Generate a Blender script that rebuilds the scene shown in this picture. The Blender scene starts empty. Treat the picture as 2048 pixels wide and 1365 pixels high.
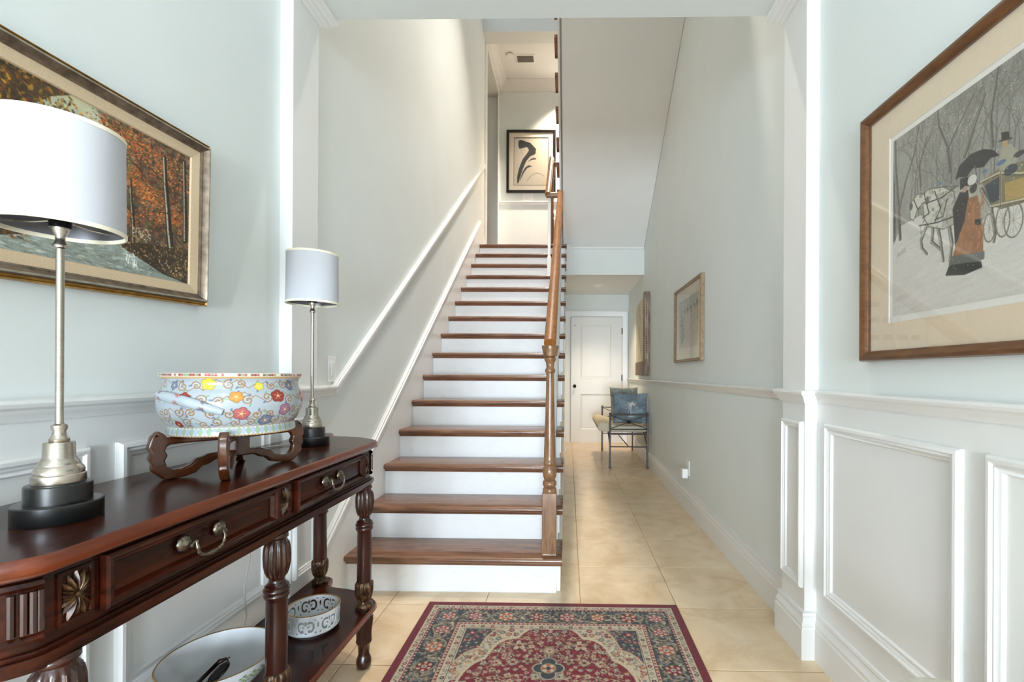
import bpy, bmesh, math, random
import numpy as np
from mathutils import Matrix, Vector

S = bpy.context.scene
C = S.collection
PI = math.pi
random.seed(7)
RNG = np.random.default_rng(11)

# ------------------------------------------------------------------ camera
EYE = 1.0988
cam_d = bpy.data.cameras.new('camera')
cam = bpy.data.objects.new('camera', cam_d)
C.objects.link(cam)
cam_d.sensor_width = 36.0
cam_d.sensor_fit = 'HORIZONTAL'
cam_d.lens = 920.0 / 2048.0 * 36.0
cam_d.shift_x = (1024.0 - 1119.65) / 2048.0
cam_d.shift_y = (749.53 - 682.5) / 2048.0
cam_d.clip_start = 0.02
yaw, roll = 0.01797, 0.00501
right0 = Vector((math.cos(yaw), math.sin(yaw), 0))
fwd = Vector((-math.sin(yaw), math.cos(yaw), 0))
up0 = Vector((0, 0, 1))
r_ = right0 * math.cos(roll) + up0 * math.sin(roll)
u_ = -right0 * math.sin(roll) + up0 * math.cos(roll)
m = Matrix.Identity(4)
for i in range(3):
    m[i][0], m[i][1], m[i][2] = r_[i], u_[i], -fwd[i]
m[2][3] = EYE
cam.matrix_world = m
S.camera = cam

# ------------------------------------------------------------------ world, exposure
S.view_settings.view_transform = 'Standard'
S.view_settings.look = 'None'
S.view_settings.gamma = 1.0
S.view_settings.use_curve_mapping = False
S.view_settings.exposure = 1.45
w = bpy.data.worlds.new('daylight')
S.world = w
w.use_nodes = True
w.node_tree.nodes['Background'].inputs['Color'].default_value = (0.72, 0.87, 1.0, 1)
w.node_tree.nodes['Background'].inputs['Strength'].default_value = 0.7
try:
    S.cycles.diffuse_bounces = 5
    S.cycles.max_bounces = 8
    S.cycles.glossy_bounces = 3
    S.cycles.transmission_bounces = 3
    S.cycles.use_adaptive_sampling = True
    S.cycles.adaptive_threshold = 0.06
    S.cycles.caustics_reflective = False
    S.cycles.caustics_refractive = False
except Exception:
    pass


def area(name, loc, rot, sx, sy, watts, col, spread=PI, shape='RECTANGLE'):
    d = bpy.data.lights.new(name, 'AREA')
    d.shape = shape
    d.size = sx
    if shape == 'RECTANGLE':
        d.size_y = sy
    d.energy = watts
    d.color = col
    d.spread = spread
    o = bpy.data.objects.new(name, d)
    o.location = loc
    o.rotation_euler = rot
    C.objects.link(o)
    return o


DAY = (0.765, 0.885, 1.0)
WARM = (1.0, 0.90, 0.79)
# daylight standing in the glazed front door behind the camera
area('daylight_front_door', (-0.09, -4.72, 0.80), (PI / 2, 0, 0), 1.7, 1.3, 74, DAY, 1.8)
# fill light at two added windows behind the camera, evening out side surfaces
area('fill_light_right', (1.14, -3.3, 1.55), (0, PI / 2, 0), 1.6, 2.0, 44, DAY, 2.8)
area('fill_light_left', (-1.31, -3.3, 1.55), (0, -PI / 2, 0), 1.6, 2.0, 6, DAY, 2.8)

# ------------------------------------------------------------------ mesh helpers


def finish(o, mat, parent, smooth, bevel, angle=35, seg=2):
    if mat:
        o.data.materials.append(mat)
    C.objects.link(o)
    if smooth:
        o.data.shade_smooth()
        try:
            o.data.set_sharp_from_angle(angle=math.radians(angle))
        except Exception:
            pass
    if bevel:
        b = o.modifiers.new('bevel', 'BEVEL')
        b.width = bevel
        b.segments = seg
        b.limit_method = 'ANGLE'
        b.angle_limit = math.radians(40)
    if parent is not None:
        o.parent = parent
        if parent.get('_wc'):
            o.location = -Vector(parent.location)
        elif parent.parent is not None and parent.get('_wp'):
            pass
    return o


class MB:
    def __init__(s):
        s.v = []
        s.f = []

    def add(s, vs, fs):
        b = len(s.v)
        s.v += [tuple(p) for p in vs]
        s.f += [tuple(b + i for i in f) for f in fs]
        return s

    def box(s, x0, x1, y0, y1, z0, z1):
        return s.add([(x0, y0, z0), (x1, y0, z0), (x1, y1, z0), (x0, y1, z0), (x0, y0, z1), (x1, y0, z1), (x1, y1, z1), (x0, y1, z1)],
                     [(0, 3, 2, 1), (4, 5, 6, 7), (0, 1, 5, 4), (1, 2, 6, 5), (2, 3, 7, 6), (3, 0, 4, 7)])

    def obox(s, o, a, b, c):
        """oriented box: corner o, edge vectors a, b, c"""
        o, a, b, c = map(Vector, (o, a, b, c))
        return s.add([o, o + a, o + a + b, o + b, o + c, o + a + c, o + a + b + c, o + b + c],
                     [(0, 3, 2, 1), (4, 5, 6, 7), (0, 1, 5, 4), (1, 2, 6, 5), (2, 3, 7, 6), (3, 0, 4, 7)])

    def prism(s, poly, lo, hi, axis='z'):
        """poly: 2D points. axis z: (x,y); axis x: (y,z); axis y: (x,z)"""
        def P(p, t):
            return (p[0], p[1], t) if axis == 'z' else ((t, p[0], p[1]) if axis == 'x' else (p[0], t, p[1]))
        n = len(poly)
        a = sum(poly[i][0] * poly[(i + 1) % n][1] - poly[(i + 1) % n][0] * poly[i][1] for i in range(n))
        if (a < 0) != (axis == 'y'):
            poly = poly[::-1]
        vs = [P(p, lo) for p in poly] + [P(p, hi) for p in poly]
        fs = [tuple(range(n))[::-1], tuple(range(n, 2 * n))] + [(i, (i + 1) % n, n + (i + 1) % n, n + i) for i in range(n)]
        return s.add(vs, fs)

    def lathe(s, prof, n=32, c=(0, 0, 0), rf=None, close=True, sx=1, sy=1):
        b = []
        for k, (r, z) in enumerate(prof):
            for i in range(n):
                t = 2 * PI * i / n
                rr = rf(t, z, r) if rf else r
                b.append((c[0] + rr * math.cos(t) * sx, c[1] + rr * math.sin(t) * sy, c[2] + z))
        f = []
        up = prof[-1][1] >= prof[0][1]
        for k in range(len(prof) - 1):
            for i in range(n):
                j = (i + 1) % n
                q = (k * n + i, k * n + j, (k + 1) * n + j, (k + 1) * n + i)
                f.append(q)
        if close:
            f.append(tuple(range(n))[::-1])
            f.append(tuple((len(prof) - 1) * n + i for i in range(n)))
        return s.add(b, f)

    def tube(s, path, r, n=8, cap=True):
        P = [Vector(p) for p in path]
        R = r if isinstance(r, (list, tuple)) else [r] * len(P)
        ref = Vector((0, 0, 1))
        vs = []
        prev = None
        for i, p in enumerate(P):
            t = (P[min(i + 1, len(P) - 1)] - P[max(i - 1, 0)])
            t.normalize()
            if prev is None:
                a = ref if abs(t.dot(ref)) < 0.9 else Vector((1, 0, 0))
                x = t.cross(a).normalized()
            else:
                x = (prev - t * prev.dot(t)).normalized()
            prev = x
            y = t.cross(x)
            for k in range(n):
                q = 2 * PI * k / n
                vs.append(p + x * (R[i] * math.cos(q)) + y * (R[i] * math.sin(q)))
        fs = []
        for i in range(len(P) - 1):
            for k in range(n):
                j = (k + 1) % n
                fs.append((i * n + k, i * n + j, (i + 1) * n + j, (i + 1) * n + k))
        if cap:
            fs.append(tuple(range(n))[::-1])
            fs.append(tuple((len(P) - 1) * n + k for k in range(n)))
        return s.add(vs, fs)

    def moulding(s, path, prof, z0=0.0):
        """plan polyline; profile (off, z): off to the LEFT of travel"""
        P = [Vector((p[0], p[1])) for p in path]
        N = []
        for i in range(len(P)):
            ns = []
            if i > 0:
                d = (P[i] - P[i - 1]).normalized()
                ns.append(Vector((-d.y, d.x)))
            if i < len(P) - 1:
                d = (P[i + 1] - P[i]).normalized()
                ns.append(Vector((-d.y, d.x)))
            if len(ns) == 2:
                q = ns[0] + ns[1]
                q = q / max(1e-6, (1 + ns[0].dot(ns[1])))
                N.append(q)
            else:
                N.append(ns[0])
        k = len(prof)
        vs = []
        for p, nn in zip(P, N):
            for off, z in prof:
                q = p + nn * off
                vs.append((q.x, q.y, z0 + z))
        fs = []
        for i in range(len(P) - 1):
            for j in range(k):
                jj = (j + 1) % k
                fs.append((i * k + j, i * k + jj, (i + 1) * k + jj, (i + 1) * k + j))
        fs.append(tuple(range(k))[::-1])
        fs.append(tuple((len(P) - 1) * k + j for j in range(k)))
        return s.add(vs, fs)

    def ring(s, O, U, V, N, w_, h_, prof):
        """mitred rectangular frame. O corner, U/V unit axes, N outward; prof (inset, height) closed loop"""
        O, U, V, N = map(Vector, (O, U, V, N))
        k = len(prof)
        vs = []
        for (i, t) in prof:
            for (a, b) in ((i, i), (w_ - i, i), (w_ - i, h_ - i), (i, h_ - i)):
                vs.append(O + U * a + V * b + N * t)
        fs = []
        for j in range(k):
            jj = (j + 1) % k
            for c in range(4):
                d = (c + 1) % 4
                fs.append((j * 4 + c, j * 4 + d, jj * 4 + d, jj * 4 + c))
        return s.add(vs, fs)

    def build(s, name, mat, parent=None, smooth=False, bevel=0, angle=35, seg=2, fixn=True):
        me = bpy.data.meshes.new(name)
        me.from_pydata(s.v, [], s.f)
        me.update()
        if fixn:
            bm = bmesh.new()
            bm.from_mesh(me)
            bmesh.ops.recalc_face_normals(bm, faces=bm.faces)
            bm.to_mesh(me)
            bm.free()
        o = bpy.data.objects.new(name, me)
        return finish(o, mat, parent, smooth, bevel, angle, seg)


def tag(o, label, cat, group=None):
    o['label'] = label
    o['category'] = cat
    if group:
        o['group'] = group
    return o


def struct(o):
    o['kind'] = 'structure'
    return o


def thing(name, label, cat, loc=(0, 0, 0), group=None, world=True, rz=0):
    """Empty at the base; with world=True the parts are modelled in world coordinates"""
    o = bpy.data.objects.new(name, None)
    o.empty_display_size = 0.1
    C.objects.link(o)
    o.location = loc
    o.rotation_euler = (0, 0, rz)
    if world:
        o['_wc'] = 1
    tag(o, label, cat, group)
    return o


# ------------------------------------------------------------------ materials
def srgb(c):
    c = np.asarray(c, float) / 255.0
    return tuple(np.where(c <= 0.04045, c / 12.92, ((c + 0.055) / 1.055) ** 2.4))


def pmat(name, col, rough=0.5, metal=0.0, coat=0.0, spec=0.5, sheen=0.0):
    mt = bpy.data.materials.new(name)
    mt.use_nodes = True
    b = mt.node_tree.nodes['Principled BSDF']
    b.inputs['Base Color'].default_value = (*srgb(col), 1)
    b.inputs['Roughness'].default_value = rough
    b.inputs['Metallic'].default_value = metal
    b.inputs['Specular IOR Level'].default_value = spec
    b.inputs['Coat Weight'].default_value = coat
    b.inputs['Coat Roughness'].default_value = 0.08
    b.inputs['Sheen Weight'].default_value = sheen
    return mt


def noise_mat(name, cols, scale=(5, 5, 5), rough=0.5, detail=4, metal=0.0, coat=0.0, bump=0.0, bscale=None, distort=0.0, stops=None, coord='Position', rough2=None, spec=0.5, nrough=0.55):
    """colour ramp over stretched noise; world-position driven"""
    mt = pmat(name, cols[0], rough, metal, coat, spec)
    nt = mt.node_tree
    b = nt.nodes['Principled BSDF']
    if coord == 'Position':
        g = nt.nodes.new('ShaderNodeNewGeometry')
        src = g.outputs['Position']
    else:
        g = nt.nodes.new('ShaderNodeTexCoord')
        src = g.outputs['Object']
    mp = nt.nodes.new('ShaderNodeMapping')
    mp.inputs['Scale'].default_value = scale
    nt.links.new(src, mp.inputs['Vector'])
    n = nt.nodes.new('ShaderNodeTexNoise')
    n.inputs['Scale'].default_value = 1.0
    n.inputs['Detail'].default_value = detail
    n.inputs['Roughness'].default_value = nrough
    n.inputs['Distortion'].default_value = distort
    nt.links.new(mp.outputs['Vector'], n.inputs['Vector'])
    r = nt.nodes.new('ShaderNodeValToRGB')
    el = r.color_ramp.elements
    st = stops or [0.3 + 0.4 * i / max(1, len(cols) - 1) for i in range(len(cols))]
    while len(el) < len(cols):
        el.new(0.5)
    for e, c, t in zip(el, cols, st):
        e.position = t
        e.color = (*srgb(c), 1)
    nt.links.new(n.outputs['Fac'], r.inputs['Fac'])
    nt.links.new(r.outputs['Color'], b.inputs['Base Color'])
    if bump:
        n2 = n
        if bscale:
            mp2 = nt.nodes.new('ShaderNodeMapping')
            mp2.inputs['Scale'].default_value = bscale
            nt.links.new(src, mp2.inputs['Vector'])
            n2 = nt.nodes.new('ShaderNodeTexNoise')
            n2.inputs['Scale'].default_value = 1.0
            n2.inputs['Detail'].default_value = 3
            nt.links.new(mp2.outputs['Vector'], n2.inputs['Vector'])
        bp = nt.nodes.new('ShaderNodeBump')
        bp.inputs['Strength'].default_value = bump
        bp.inputs['Distance'].default_value = 0.002
        nt.links.new(n2.outputs['Fac'], bp.inputs['Height'])
        nt.links.new(bp.outputs['Normal'], b.inputs['Normal'])
    return mt


def attr_mat(name, rough=0.6, coat=0.0, bump=0.0, bscale=400, sheen=0.0, spec=0.4):
    mt = pmat(name, (200, 200, 200), rough, 0, coat, spec, sheen)
    nt = mt.node_tree
    a = nt.nodes.new('ShaderNodeAttribute')
    a.attribute_name = 'paint'
    nt.links.new(a.outputs['Color'], nt.nodes['Principled BSDF'].inputs['Base Color'])
    if bump:
        g = nt.nodes.new('ShaderNodeNewGeometry')
        n = nt.nodes.new('ShaderNodeTexNoise')
        n.inputs['Scale'].default_value = bscale
        nt.links.new(g.outputs['Position'], n.inputs['Vector'])
        bp = nt.nodes.new('ShaderNodeBump')
        bp.inputs['Strength'].default_value = bump
        bp.inputs['Distance'].default_value = 0.002
        nt.links.new(n.outputs['Fac'], bp.inputs['Height'])
        nt.links.new(bp.outputs['Normal'], nt.nodes['Principled BSDF'].inputs['Normal'])
    return mt


def glass_mat(name, tint=(255, 255, 255), gloss=0.06):
    mt = bpy.data.materials.new(name)
    mt.use_nodes = True
    nt = mt.node_tree
    nt.nodes.clear()
    out = nt.nodes.new('ShaderNodeOutputMaterial')
    mix = nt.nodes.new('ShaderNodeMixShader')
    tr = nt.nodes.new('ShaderNodeBsdfTransparent')
    tr.inputs['Color'].default_value = (*srgb(tint), 1)
    gl = nt.nodes.new('ShaderNodeBsdfGlossy')
    gl.inputs['Roughness'].default_value = 0.02
    lw = nt.nodes.new('ShaderNodeFresnel')
    lw.inputs['IOR'].default_value = 1.45
    gm = nt.nodes.new('ShaderNodeNewGeometry')
    mr = nt.nodes.new('ShaderNodeMapRange')
    mr.inputs['To Min'].default_value = 1.45
    mr.inputs['To Max'].default_value = 1 / 1.45
    nt.links.new(gm.outputs['Backfacing'], mr.inputs['Value'])
    nt.links.new(mr.outputs['Result'], lw.inputs['IOR'])
    nt.links.new(lw.outputs[0], mix.inputs[0])
    nt.links.new(tr.outputs[0], mix.inputs[1])
    nt.links.new(gl.outputs[0], mix.inputs[2])
    nt.links.new(mix.outputs[0], out.inputs['Surface'])
    return mt


def emit_mat(name, col, strength):
    mt = pmat(name, col, 0.5)
    b = mt.node_tree.nodes['Principled BSDF']
    b.inputs['Emission Color'].default_value = (*srgb(col), 1)
    b.inputs['Emission Strength'].default_value = strength
    return mt


M = {}
M['wall'] = noise_mat('wall_paint', [(224, 229, 227), (227, 232, 230)], (3, 3, 3), 0.62, bump=0.05, bscale=(220, 220, 220), spec=0.3)
M['trim'] = noise_mat('trim_paint', [(231, 231, 229), (234, 234, 232)], (4, 4, 4), 0.32, spec=0.45)
M['riser'] = noise_mat('riser_paint', [(224, 225, 225), (228, 229, 229), (212, 211, 208)], (9, 9, 16), 0.38, detail=6, stops=[0.35, 0.6, 0.86])
M['ceil'] = noise_mat('ceiling_paint', [(236, 237, 236), (239, 240, 239)], (3, 3, 3), 0.8, spec=0.2)
M['oak'] = noise_mat('oak_tread', [(84, 54, 38), (116, 80, 58), (136, 98, 74)], (3.2, 34, 34), 0.24, detail=8, distort=1.1, coat=0.35, bump=0.08)
M['oak_rail'] = noise_mat('oak_rail', [(92, 52, 18), (136, 84, 34), (156, 102, 46)], (60, 6, 14), 0.42, detail=9, distort=1.6, coat=0.0)
M['oak_post'] = noise_mat('oak_post', [(92, 62, 38), (128, 92, 60), (146, 110, 76)], (50, 50, 7), 0.33, detail=8, distort=0.8, coat=0.25)
M['mahog'] = noise_mat('mahogany', [(26, 9, 5), (50, 18, 9), (76, 29, 13)], (26, 3.2, 26), 0.20, detail=6, distort=0.6, coat=0.0, spec=0.24)
M['mahog_edge'] = noise_mat('mahogany_edge', [(70, 25, 9), (116, 48, 16)], (26, 4, 26), 0.26, detail=6, coat=0.25)  # brighter, redder mahogany copy: the lit look of the edges is in the colour
M['mahog_leg'] = noise_mat('mahogany_leg', [(28, 11, 7), (60, 24, 12)], (30, 30, 6), 0.24, detail=5, coat=0.25)
M['gilt'] = noise_mat('rubbed_bronze', [(40, 22, 13), (72, 46, 27), (122, 92, 56)], (90, 90, 60), 0.32, detail=5, metal=0.3, stops=[0.36, 0.52, 0.70])
M['pewter'] = noise_mat('antique_pewter', [(70, 62, 52), (150, 140, 122)], (160, 160, 160), 0.30, metal=0.9)
M['rosewood'] = noise_mat('rosewood', [(56, 26, 11), (86, 44, 18)], (14, 14, 30), 0.2, detail=5, coat=0.5)
M['nickel'] = noise_mat('brushed_nickel', [(176, 168, 156), (196, 188, 178)], (8, 8, 260), 0.26, metal=1.0)
M['black'] = pmat('black_lacquer', (14, 14, 14), 0.28, 0, 0.2)
M['blackm'] = pmat('black_metal', (26, 22, 20), 0.45, 0.4)
M['shade'] = noise_mat('shade_fabric', [(190, 192, 198), (194, 196, 202)], (500, 500, 500), 0.85, spec=0.1)
M['shade_in'] = pmat('silver_lining', (150, 150, 155), 0.35, 0.7)
M['shade_trim'] = pmat('shade_trim', (236, 230, 208), 0.7)
M['porc'] = attr_mat('painted_porcelain', 0.14, 0.1)
M['china'] = pmat('white_china', (214, 217, 220), 0.12, 0, 0.3)
M['goldrim'] = pmat('gold_rim', (176, 132, 66), 0.3, 0.8)
M['tile'] = noise_mat('travertine', [(214, 186, 148), (228, 203, 168), (236, 215, 184)], (5.5, 5.5, 5.5), 0.30, detail=9, distort=0.7, coat=0.15, stops=[0.34, 0.5, 0.66], nrough=0.62)
M['grout'] = pmat('grout', (176, 146, 108), 0.8)
M['rug'] = attr_mat('rug_pile', 0.95, 0, 0.5, 700, sheen=0.25, spec=0.1)
M['rugedge'] = noise_mat('rug_binding', [(78, 10, 27), (96, 15, 34)], (500, 500, 500), 0.95, spec=0.1)
M['print'] = attr_mat('printed_paper', 0.6)
M['oil'] = attr_mat('oil_paint', 0.42, 0.15, 0.35, 260)
M['matboard'] = noise_mat('mat_board', [(238, 218, 190), (242, 223, 196)], (60, 60, 60), 0.85, spec=0.2)
M['matcream'] = noise_mat('cream_mat', [(226, 216, 196), (230, 221, 203)], (60, 60, 60), 0.85, spec=0.2)
M['bevelcut'] = pmat('mat_bevel', (244, 240, 232), 0.8)
M['linen'] = noise_mat('linen_liner', [(204, 180, 148), (216, 194, 164)], (300, 300, 300), 0.9, spec=0.15)
M['walnut'] = noise_mat('walnut_frame', [(82, 50, 26), (104, 66, 34), (118, 78, 42)], (70, 14, 70), 0.36, detail=6, distort=0.5, coat=0.1)
M['gold'] = noise_mat('gold_leaf', [(150, 108, 44), (196, 152, 78)], (40, 40, 40), 0.36, metal=0.75)
M['bronzecove'] = noise_mat('bronze_cove', [(96, 80, 66), (146, 130, 112)], (40, 40, 40), 0.32, metal=0.6)
M['silverleaf'] = noise_mat('silver_leaf', [(150, 142, 126), (196, 190, 176)], (40, 40, 40), 0.3, metal=0.7)
M['taupe'] = noise_mat('taupe_frame', [(128, 104, 78), (158, 134, 104)], (30, 30, 30), 0.4, detail=5, metal=0.2)
M['blackframe'] = pmat('black_frame', (14, 12, 12), 0.25, 0, 0.3)
M['glass'] = glass_mat('picture_glass')
M['iron'] = noise_mat('wrought_iron', [(74, 70, 74), (112, 108, 110)], (50, 50, 50), 0.42, metal=0.7)
M['cushion'] = noise_mat('cushion_fabric', [(196, 184, 158), (218, 208, 186)], (80, 80, 80), 0.95, spec=0.1, bump=0.2)
M['pillow'] = attr_mat('pillow_fabric', 0.95, 0, 0.4, 500, spec=0.1)
M['driftwood'] = noise_mat('driftwood', [(96, 80, 70), (134, 116, 102), (168, 152, 136)], (60, 60, 7), 0.8, detail=8, bump=0.3)
M['creamwash'] = noise_mat('cream_wash', [(196, 182, 152), (218, 208, 180), (150, 132, 96)], (7, 7, 5), 0.8, detail=7, stops=[0.35, 0.55, 0.78])
M['plastic'] = pmat('white_plastic', (240, 240, 238), 0.35)
M['vent'] = pmat('vent_metal', (118, 112, 104), 0.5)
M['ventdark'] = pmat('vent_dark', (52, 48, 44), 0.8)
M['cord'] = pmat('clear_cord', (170, 168, 160), 0.25)
M['peel'] = noise_mat('peeling_paint', [(112, 62, 32), (206, 200, 184), (222, 218, 206)], (26, 26, 26), 0.7, detail=6, stops=[0.40, 0.45, 0.7], bump=0.4)
M['lens'] = pmat('dark_lens', (20, 16, 14), 0.08, 0, 0.3)
M['tortoise'] = noise_mat('tortoise_plastic', [(16, 9, 7), (50, 24, 14)], (120, 120, 120), 0.15, coat=0.4)
M['bulbglow'] = emit_mat('lit_downlight', (200, 194, 184), .12)
M['bulb'] = pmat('glass_bulb', (225, 225, 222), 0.1)

# ------------------------------------------------------------------ measured layout
XL, XR = -1.15, 0.975        # foyer side walls
JL, JR = -1.10, 0.925        # jamb faces of the cased opening
JY0, JY1 = 1.81, 2.00        # front and back of the opening
SOFF = 2.65                  # opening height
XS, XC = -1.14, 0.98         # stair wall, corridor wall
YB = 7.50                    # back wall
YF = -4.60                   # front wall
FC = 3.05                    # foyer ceiling
UC = 5.85                    # upper ceiling
R, T, D1 = 0.182, 0.24738, 2.3086
SX0, SX1 = -1.1177, -0.0534  # stair between skirt and open side
LAND = 15 * R
YL = D1 + 14 * T             # last riser
ZC = 2.40                    # corridor ceiling under the landing

# ------------------------------------------------------------------ room shell
def wall(name, x0, x1, y0, y1, z0, z1, mat='wall'):
    return struct(MB().box(x0, x1, y0, y1, z0, z1).build(name, M[mat]))


# floor slab and tiles
floor = struct(MB().box(-2.6, 1.2, YF, 7.62, -0.12, -0.006).build('floor', M['grout']))
tm = None
TS = 0.457
g = 0.0014
for ix in range(-3, 3):
    for iy in range(-15, 13):
        x0 = 0.065 + ix * TS
        y0 = 2.179 + iy * TS
        if y0 + TS < YF or y0 > YB or x0 > XC:
            continue
        if x0 + TS < -0.1 and y0 > 2.4:
            continue
        if tm is None:
            b = MB()
            e = 0.0025
            h = TS / 2 - g
            b.add([(-h, -h, -0.006), (h, -h, -0.006), (h, h, -0.006), (-h, h, -0.006),
                   (-h, -h, -e * .5), (h, -h, -e * .5), (h, h, -e * .5), (-h, h, -e * .5),
                   (-h + e, -h + e, 0), (h - e, -h + e, 0), (h - e, h - e, 0), (-h + e, h - e, 0)],
                  [(0, 1, 5, 4), (1, 2, 6, 5), (2, 3, 7, 6), (3, 0, 4, 7), (4, 5, 9, 8), (5, 6, 10, 9), (6, 7, 11, 10), (7, 4, 8, 11), (8, 9, 10, 11)])
            t0 = b.build('tile', M['tile'], floor)
            tm = t0.data
            o = t0
        else:
            o = bpy.data.objects.new('tile', tm)
            C.objects.link(o)
            o.parent = floor
        o.location = (x0 + TS / 2, y0 + TS / 2, 0)

# foyer
WY0, WY1, WZ0, WZ1 = -4.35, -2.25, .70, 2.40


def foyer_wall(name, x0, x1):
    return struct(MB().box(x0, x1, YF, WY0, 0, FC).box(x0, x1, WY1, JY1, 0, FC).box(x0, x1, WY0, WY1, 0, WZ0).box(x0, x1, WY0, WY1, WZ1, FC).build(name, M['wall']))


wl = foyer_wall('wall_left', XL - 0.14, XL)
wr = foyer_wall('wall_right', XR, XR + 0.14)
for nm, xa, xb in (('added_window_1', XL - .10, XL - .05), ('added_window_2', XR + .05, XR + .10)):  # unseen windows, added to carry the side fill light
    wm_ = MB()
    for y in (WY0, -3.675, -2.975, WY1 - .05):
        wm_.box(xa, xb, y, y + .05, WZ0, WZ1)
    for z in (WZ0, 1.55, WZ1 - .05):
        wm_.box(xa + .005, xb - .005, WY0, WY1, z, z + .05)
    wn = struct(wm_.build(nm, M['trim']))
    MB().box((xa + xb) / 2 - .002, (xa + xb) / 2 + .002, WY0, WY1, WZ0, WZ1).build('pane', M['glass'], wn)
wall('ceiling', XL - 0.14, XR + 0.14, YF, JY0, FC, FC + 0.1, 'ceil')
# jambs + header of the cased opening
jl = struct(MB().box(XL - 0.14, JL, JY0, JY1, 0, SOFF).build('trim_1', M['trim'], bevel=0.003))
jr = struct(MB().box(JR, XR + 0.14, JY0, JY1, 0, SOFF).build('trim_2', M['trim'], bevel=0.003))
wall('wall_header', XL - 0.14, XR + 0.14, JY0, JY1, SOFF, UC)
# stair hall
ws = wall('wall_stair', XS - 0.2, XS, JY1, 6.20, 0, UC)
wc = wall('wall_corridor', XC, XC + 0.14, JY1, YB + .1, 0, UC)
wall('wall_back', -2.6, XC + 0.14, YB, YB + 0.12, 0, UC)
# landing side opening on the left, with its far jamb and lintel
wall('wall_landing', XS - 0.22, XS, 7.38, YB, LAND, UC)
wall('wall_lintel', XS - 0.22, XS, 6.20, 7.38, 5.57, UC)
wall('wall_side', -2.6, -2.5, 6.0, YB, LAND, UC)
wall('wall_side_front', -2.6, XS - 0.2, 6.0, 6.1, LAND, UC)
# header beam over the landing entrance and upper ceilings
wall('wall_beam', XS, -0.10, 6.00, 6.22, 5.58, UC + 0.35)
wall('ceiling', -2.6, XC + 0.14, 6.1, YB + .12, UC, UC + 0.1, 'ceil')
wall('ceiling', XS - 0.2, XC + 0.14, JY0, 6.1, UC + 0.35, UC + 0.45, 'ceil')
# landing slab, its fascia and the low corridor ceiling below it
slab = MB()
slab.box(XS, SX1, YL + 0.02, YB, 2.50, LAND - 0.001)
slab.box(SX1, XC, 5.98, YB, ZC + 0.02, LAND - 0.001)
slab.box(-2.5, XS, 6.1, YB, 2.6, LAND - 0.001)
struct(slab.build('wall_landing_edge', M['wall']))
wall('ceiling', SX1, XC, 5.985, YB, ZC, ZC + 0.02, 'ceil')
struct(MB().box(XS, SX1, YL + 0.02, YB, LAND - 0.001, LAND).box(SX1, XC, 6.0, YB, LAND - 0.001, LAND).box(-2.5, XS, 6.2, 7.38, LAND - 0.001, LAND).build('floor_landing', M['oak']))
# wall below the landing on the corridor's left
wall('wall_closet', SX1 - 0.12, SX1, YL, YB, 0, ZC + .1)
struct(MB().box(-0.05, 0.025, 5.945, 5.98, 2.385, 2.775).ring((-0.046, 5.945, 2.39), (1, 0, 0), (0, 0, 1), (0, -1, 0), 0.067, 0.38, [(0, 0), (0, .006), (.008, .006), (.008, 0)]).build('trim_3', M['trim']))

# front wall with a glazed double door behind the camera
fw = MB()
fw.box(XL - .14, -1.05, YF - .12, YF, 0, FC).box(0.87, XR + .14, YF - .12, YF, 0, FC).box(-1.05, 0.87, YF - .12, YF, 2.52, FC)
struct(fw.build('wall_front', M['wall']))
d2 = MB()
for x0, x1 in ((-1.05, -0.09), (-0.09, 0.87)):
    d2.box(x0, x0 + .1, YF - .08, YF - .03, 0, 2.52).box(x1 - .1, x1, YF - .08, YF - .03, 0, 2.52)
    d2.box(x0 + .1, x1 - .1, YF - .08, YF - .03, 0, .24).box(x0 + .1, x1 - .1, YF - .08, YF - .03, 2.40, 2.52)
    d2.box((x0 + x1) / 2 - .015, (x0 + x1) / 2 + .015, YF - .07, YF - .04, .24, 2.40)
    for zz in (.78, 1.32, 1.86):
        d2.box(x0 + .1, x1 - .1, YF - .07, YF - .04, zz - .015, zz + .015)
dd = struct(d2.build('door_2', M['trim']))
for x0, x1 in ((-.95, -.19), (.01, .77)):
    MB().box(x0, x1, YF - .058, YF - .054, .24, 2.40).build('pane', M['glass'], dd)

# ------------------------------------------------------------------ mouldings
BASE = [(0, 0), (.020, 0), (.020, .118), (.016, .124), (.018, .131), (.018, .138), (.012, .148), (.009, .160), (.012, .168), (.010, .178), (0, .180)]
RAIL = [(0, 0), (.008, .001), (.010, .010), (.015, .016), (.018, .026), (.027, .032), (.030, .040), (.028, .047), (.020, .050), (0, .050)]
CROWN = [(0, 0), (.008, 0), (.012, .012), (.022, .02), (.026, .032), (.05, .06), (.07, .078), (.074, .09), (.088, .096), (.09, .11), (0, .11)]


def trim(name, path, prof, z, mat='trim'):
    return struct(MB().moulding(path, prof, z).build(name, M[mat], smooth=True, angle=28))


RP0 = [(XR, WY1), (XR, JY0), (JR, JY0), (JR, JY1), (XC, JY1), (XC, YB)]
RP = [(XR, YF), (XR, JY0), (JR, JY0), (JR, JY1), (XC, JY1), (XC, YB)]
LPATH = [(XS, 2.23), (XS, JY1), (JL, JY1), (JL, JY0), (XL, JY0), (XL, WY1)]
trim('baseboard_right', RP, BASE, 0)
trim('trim_4', RP0, RAIL, 0.992)
trim('baseboard_left', [(XL, JY0 + .001), (XL, YF)], BASE, 0)
struct(MB().moulding([(JL, JY1), (JL, JY0), (XL, JY0)], BASE, 0).build('baseboard_jamb', M['trim'], smooth=True, angle=28))
trim('trim_5', LPATH, RAIL, 0.992)
trim('baseboard_corridor', [(SX1, YB), (SX1, YL + .06)], BASE, 0)
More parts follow.
